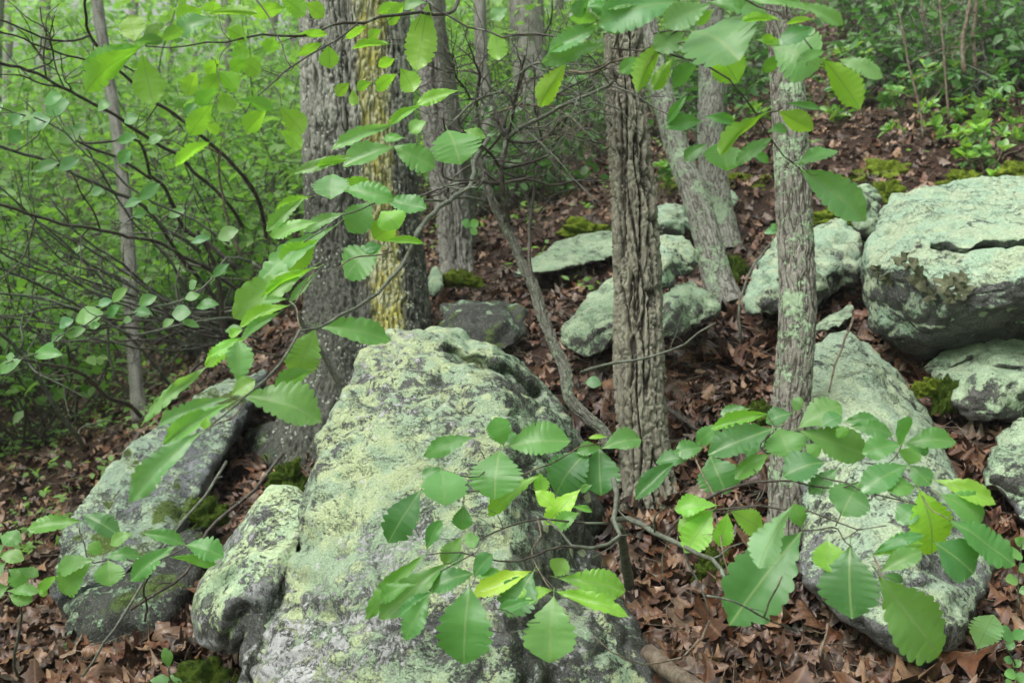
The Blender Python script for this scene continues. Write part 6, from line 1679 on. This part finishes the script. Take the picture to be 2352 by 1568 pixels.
# fine twigs strewn over the litter
mb = MB()
for _ in range(1900):
    dd = RND.uniform(2.2, 8.5); uu = RND.uniform(0, 2400)
    x_ = (uu - CX) / FPX * dd; y_ = dd
    z_ = gz(x_, y_) + 0.02
    a = RND.uniform(0, 6.28); l = RND.uniform(0.05, 0.28)
    p0 = np.array([x_, y_, z_]); p2 = p0 + [math.cos(a) * l, math.sin(a) * l, 0]; p2[2] = gz(p2[0], p2[1]) + RND.uniform(0.01, 0.06)
    pm = (p0 + p2) / 2 + np.array([RND.uniform(-.02, .02), RND.uniform(-.02, .02), 0.015])
    tube(mb, [p0, pm, p2], RND.uniform(0.0012, 0.003), 0.001, 3, 0, step=0.06)
o = mb.build('fallen_twigs', M['wood_tan'], floor)
o['kind'] = 'stuff'


def stick(label, pts, w0, w1, mat='wood_grey', seed=0, twigs=2):
    r = thing('fallen_stick', label, 'stick')
    branch(r, pts, w0, w1, M[mat], off=(0, 0, 1), name='stick', seed=seed, twigs=twigs, tl=.08)
    settle(r, P(*pts[0]))


stick('thin pale stick curving along the bottom centre in front of the boulder', [(1630, 1425, 2.2), (1600, 1480, 2.1), (1552, 1515, 2.05), (1500, 1522, 2.05), (1440, 1515, 2.0), (1400, 1495, 2.0), (1365, 1460, 2.0)], 6, 3, 'wood_tan', 1)
stick('forked grey stick below the huge dark oak leaf', [(1622, 1367, 1.75), (1680, 1380, 1.75), (1752, 1415, 1.78), (1830, 1450, 1.85)], 5, 4, 'wood_grey', 2)
stick('short upright twig crossing the huge dark oak leaf', [(1755, 1415, 1.65), (1785, 1360, 1.6), (1797, 1320, 1.58)], 4, 4, 'wood_tan', 3, 0)
stick('brown stick propped on end in the litter at the bottom right centre', [(1870, 1570, 2.6), (1885, 1500, 2.6), (1900, 1430, 2.65)], 10, 6, 'wood_tan', 4)
stick('dark fallen stick lying across the litter right of the furrowed trunk', [(1530, 935, 3.9), (1600, 985, 3.75), (1660, 1010, 3.7)], 14, 10, 'wood_dark', 5)
stick('thick bark-covered stick at the bottom edge right of the boulder', [(1490, 1500, 2.6), (1560, 1555, 2.45), (1640, 1600, 2.35)], 46, 40, 'wood_tan', 6, 0)
stick('long grey stick lying against the rock under the hanging oak leaves', [(520, 1060, 3.9), (470, 1140, 3.7), (380, 1250, 3.5), (290, 1400, 3.3), (190, 1550, 3.2)], 7, 6, 'wood_grey', 7, 3)
stick('dark stick crossing the gap between the left ridge and the largest boulder', [(650, 1040, 3.8), (560, 1150, 3.7), (490, 1200, 3.65), (430, 1310, 3.5), (300, 1400, 3.5)], 9, 6, 'wood_dark', 8, 3)
stick('curved thin stem rising from litter in front of the angular boulder', [(1705, 790, 4.1), (1695, 720, 4.1), (1715, 640, 4.2), (1770, 560, 4.4)], 6, 4, 'wood_grey', 9, 0)
stick('curved pale twig lying on the tip of the leaning slab', [(1960, 730, 3.6), (1935, 800, 3.5), (1915, 850, 3.45), (1905, 900, 3.4)], 6, 4, 'wood_tan', 10, 1)

# ------------------------------------------------------------------ haze, origins
if HAZE:
    import bmesh as _b
    bm = _b.new(); _b.ops.create_cube(bm, size=1)
    hm = bpy.data.meshes.new('haze'); bm.to_mesh(hm); bm.free()
    ho = link('haze', hm); ho.scale = (170, 150, 36); ho.location = (0, 60, 8)
    ho['kind'] = 'stuff'
    N = NT('air')
    pv_ = N.n('ShaderNodeVolumePrincipled')
    pv_.inputs['Color'].default_value = (0.93, 0.96, 0.95, 1)
    pv_.inputs['Density'].default_value = HAZE
    N.L(pv_.outputs[0], N.out.inputs['Volume'])
    hm.materials.append(N.m)

for o in list(COL.objects):
    if o.parent is None and o.type == 'MESH' and o.name.split('.')[0] in ('boulder', 'moss_cushion') :
        me = o.data
        v = np.empty(len(me.vertices) * 3); me.vertices.foreach_get('co', v); v = v.reshape(-1, 3)
        c = np.array([(v[:, 0].min() + v[:, 0].max()) / 2, (v[:, 1].min() + v[:, 1].max()) / 2, v[:, 2].min()])
        me.vertices.foreach_set('co', (v - c).ravel()); me.update()
        o.location = c
        for ch in o.children: ch.location = Vector(ch.location) - Vector(c)
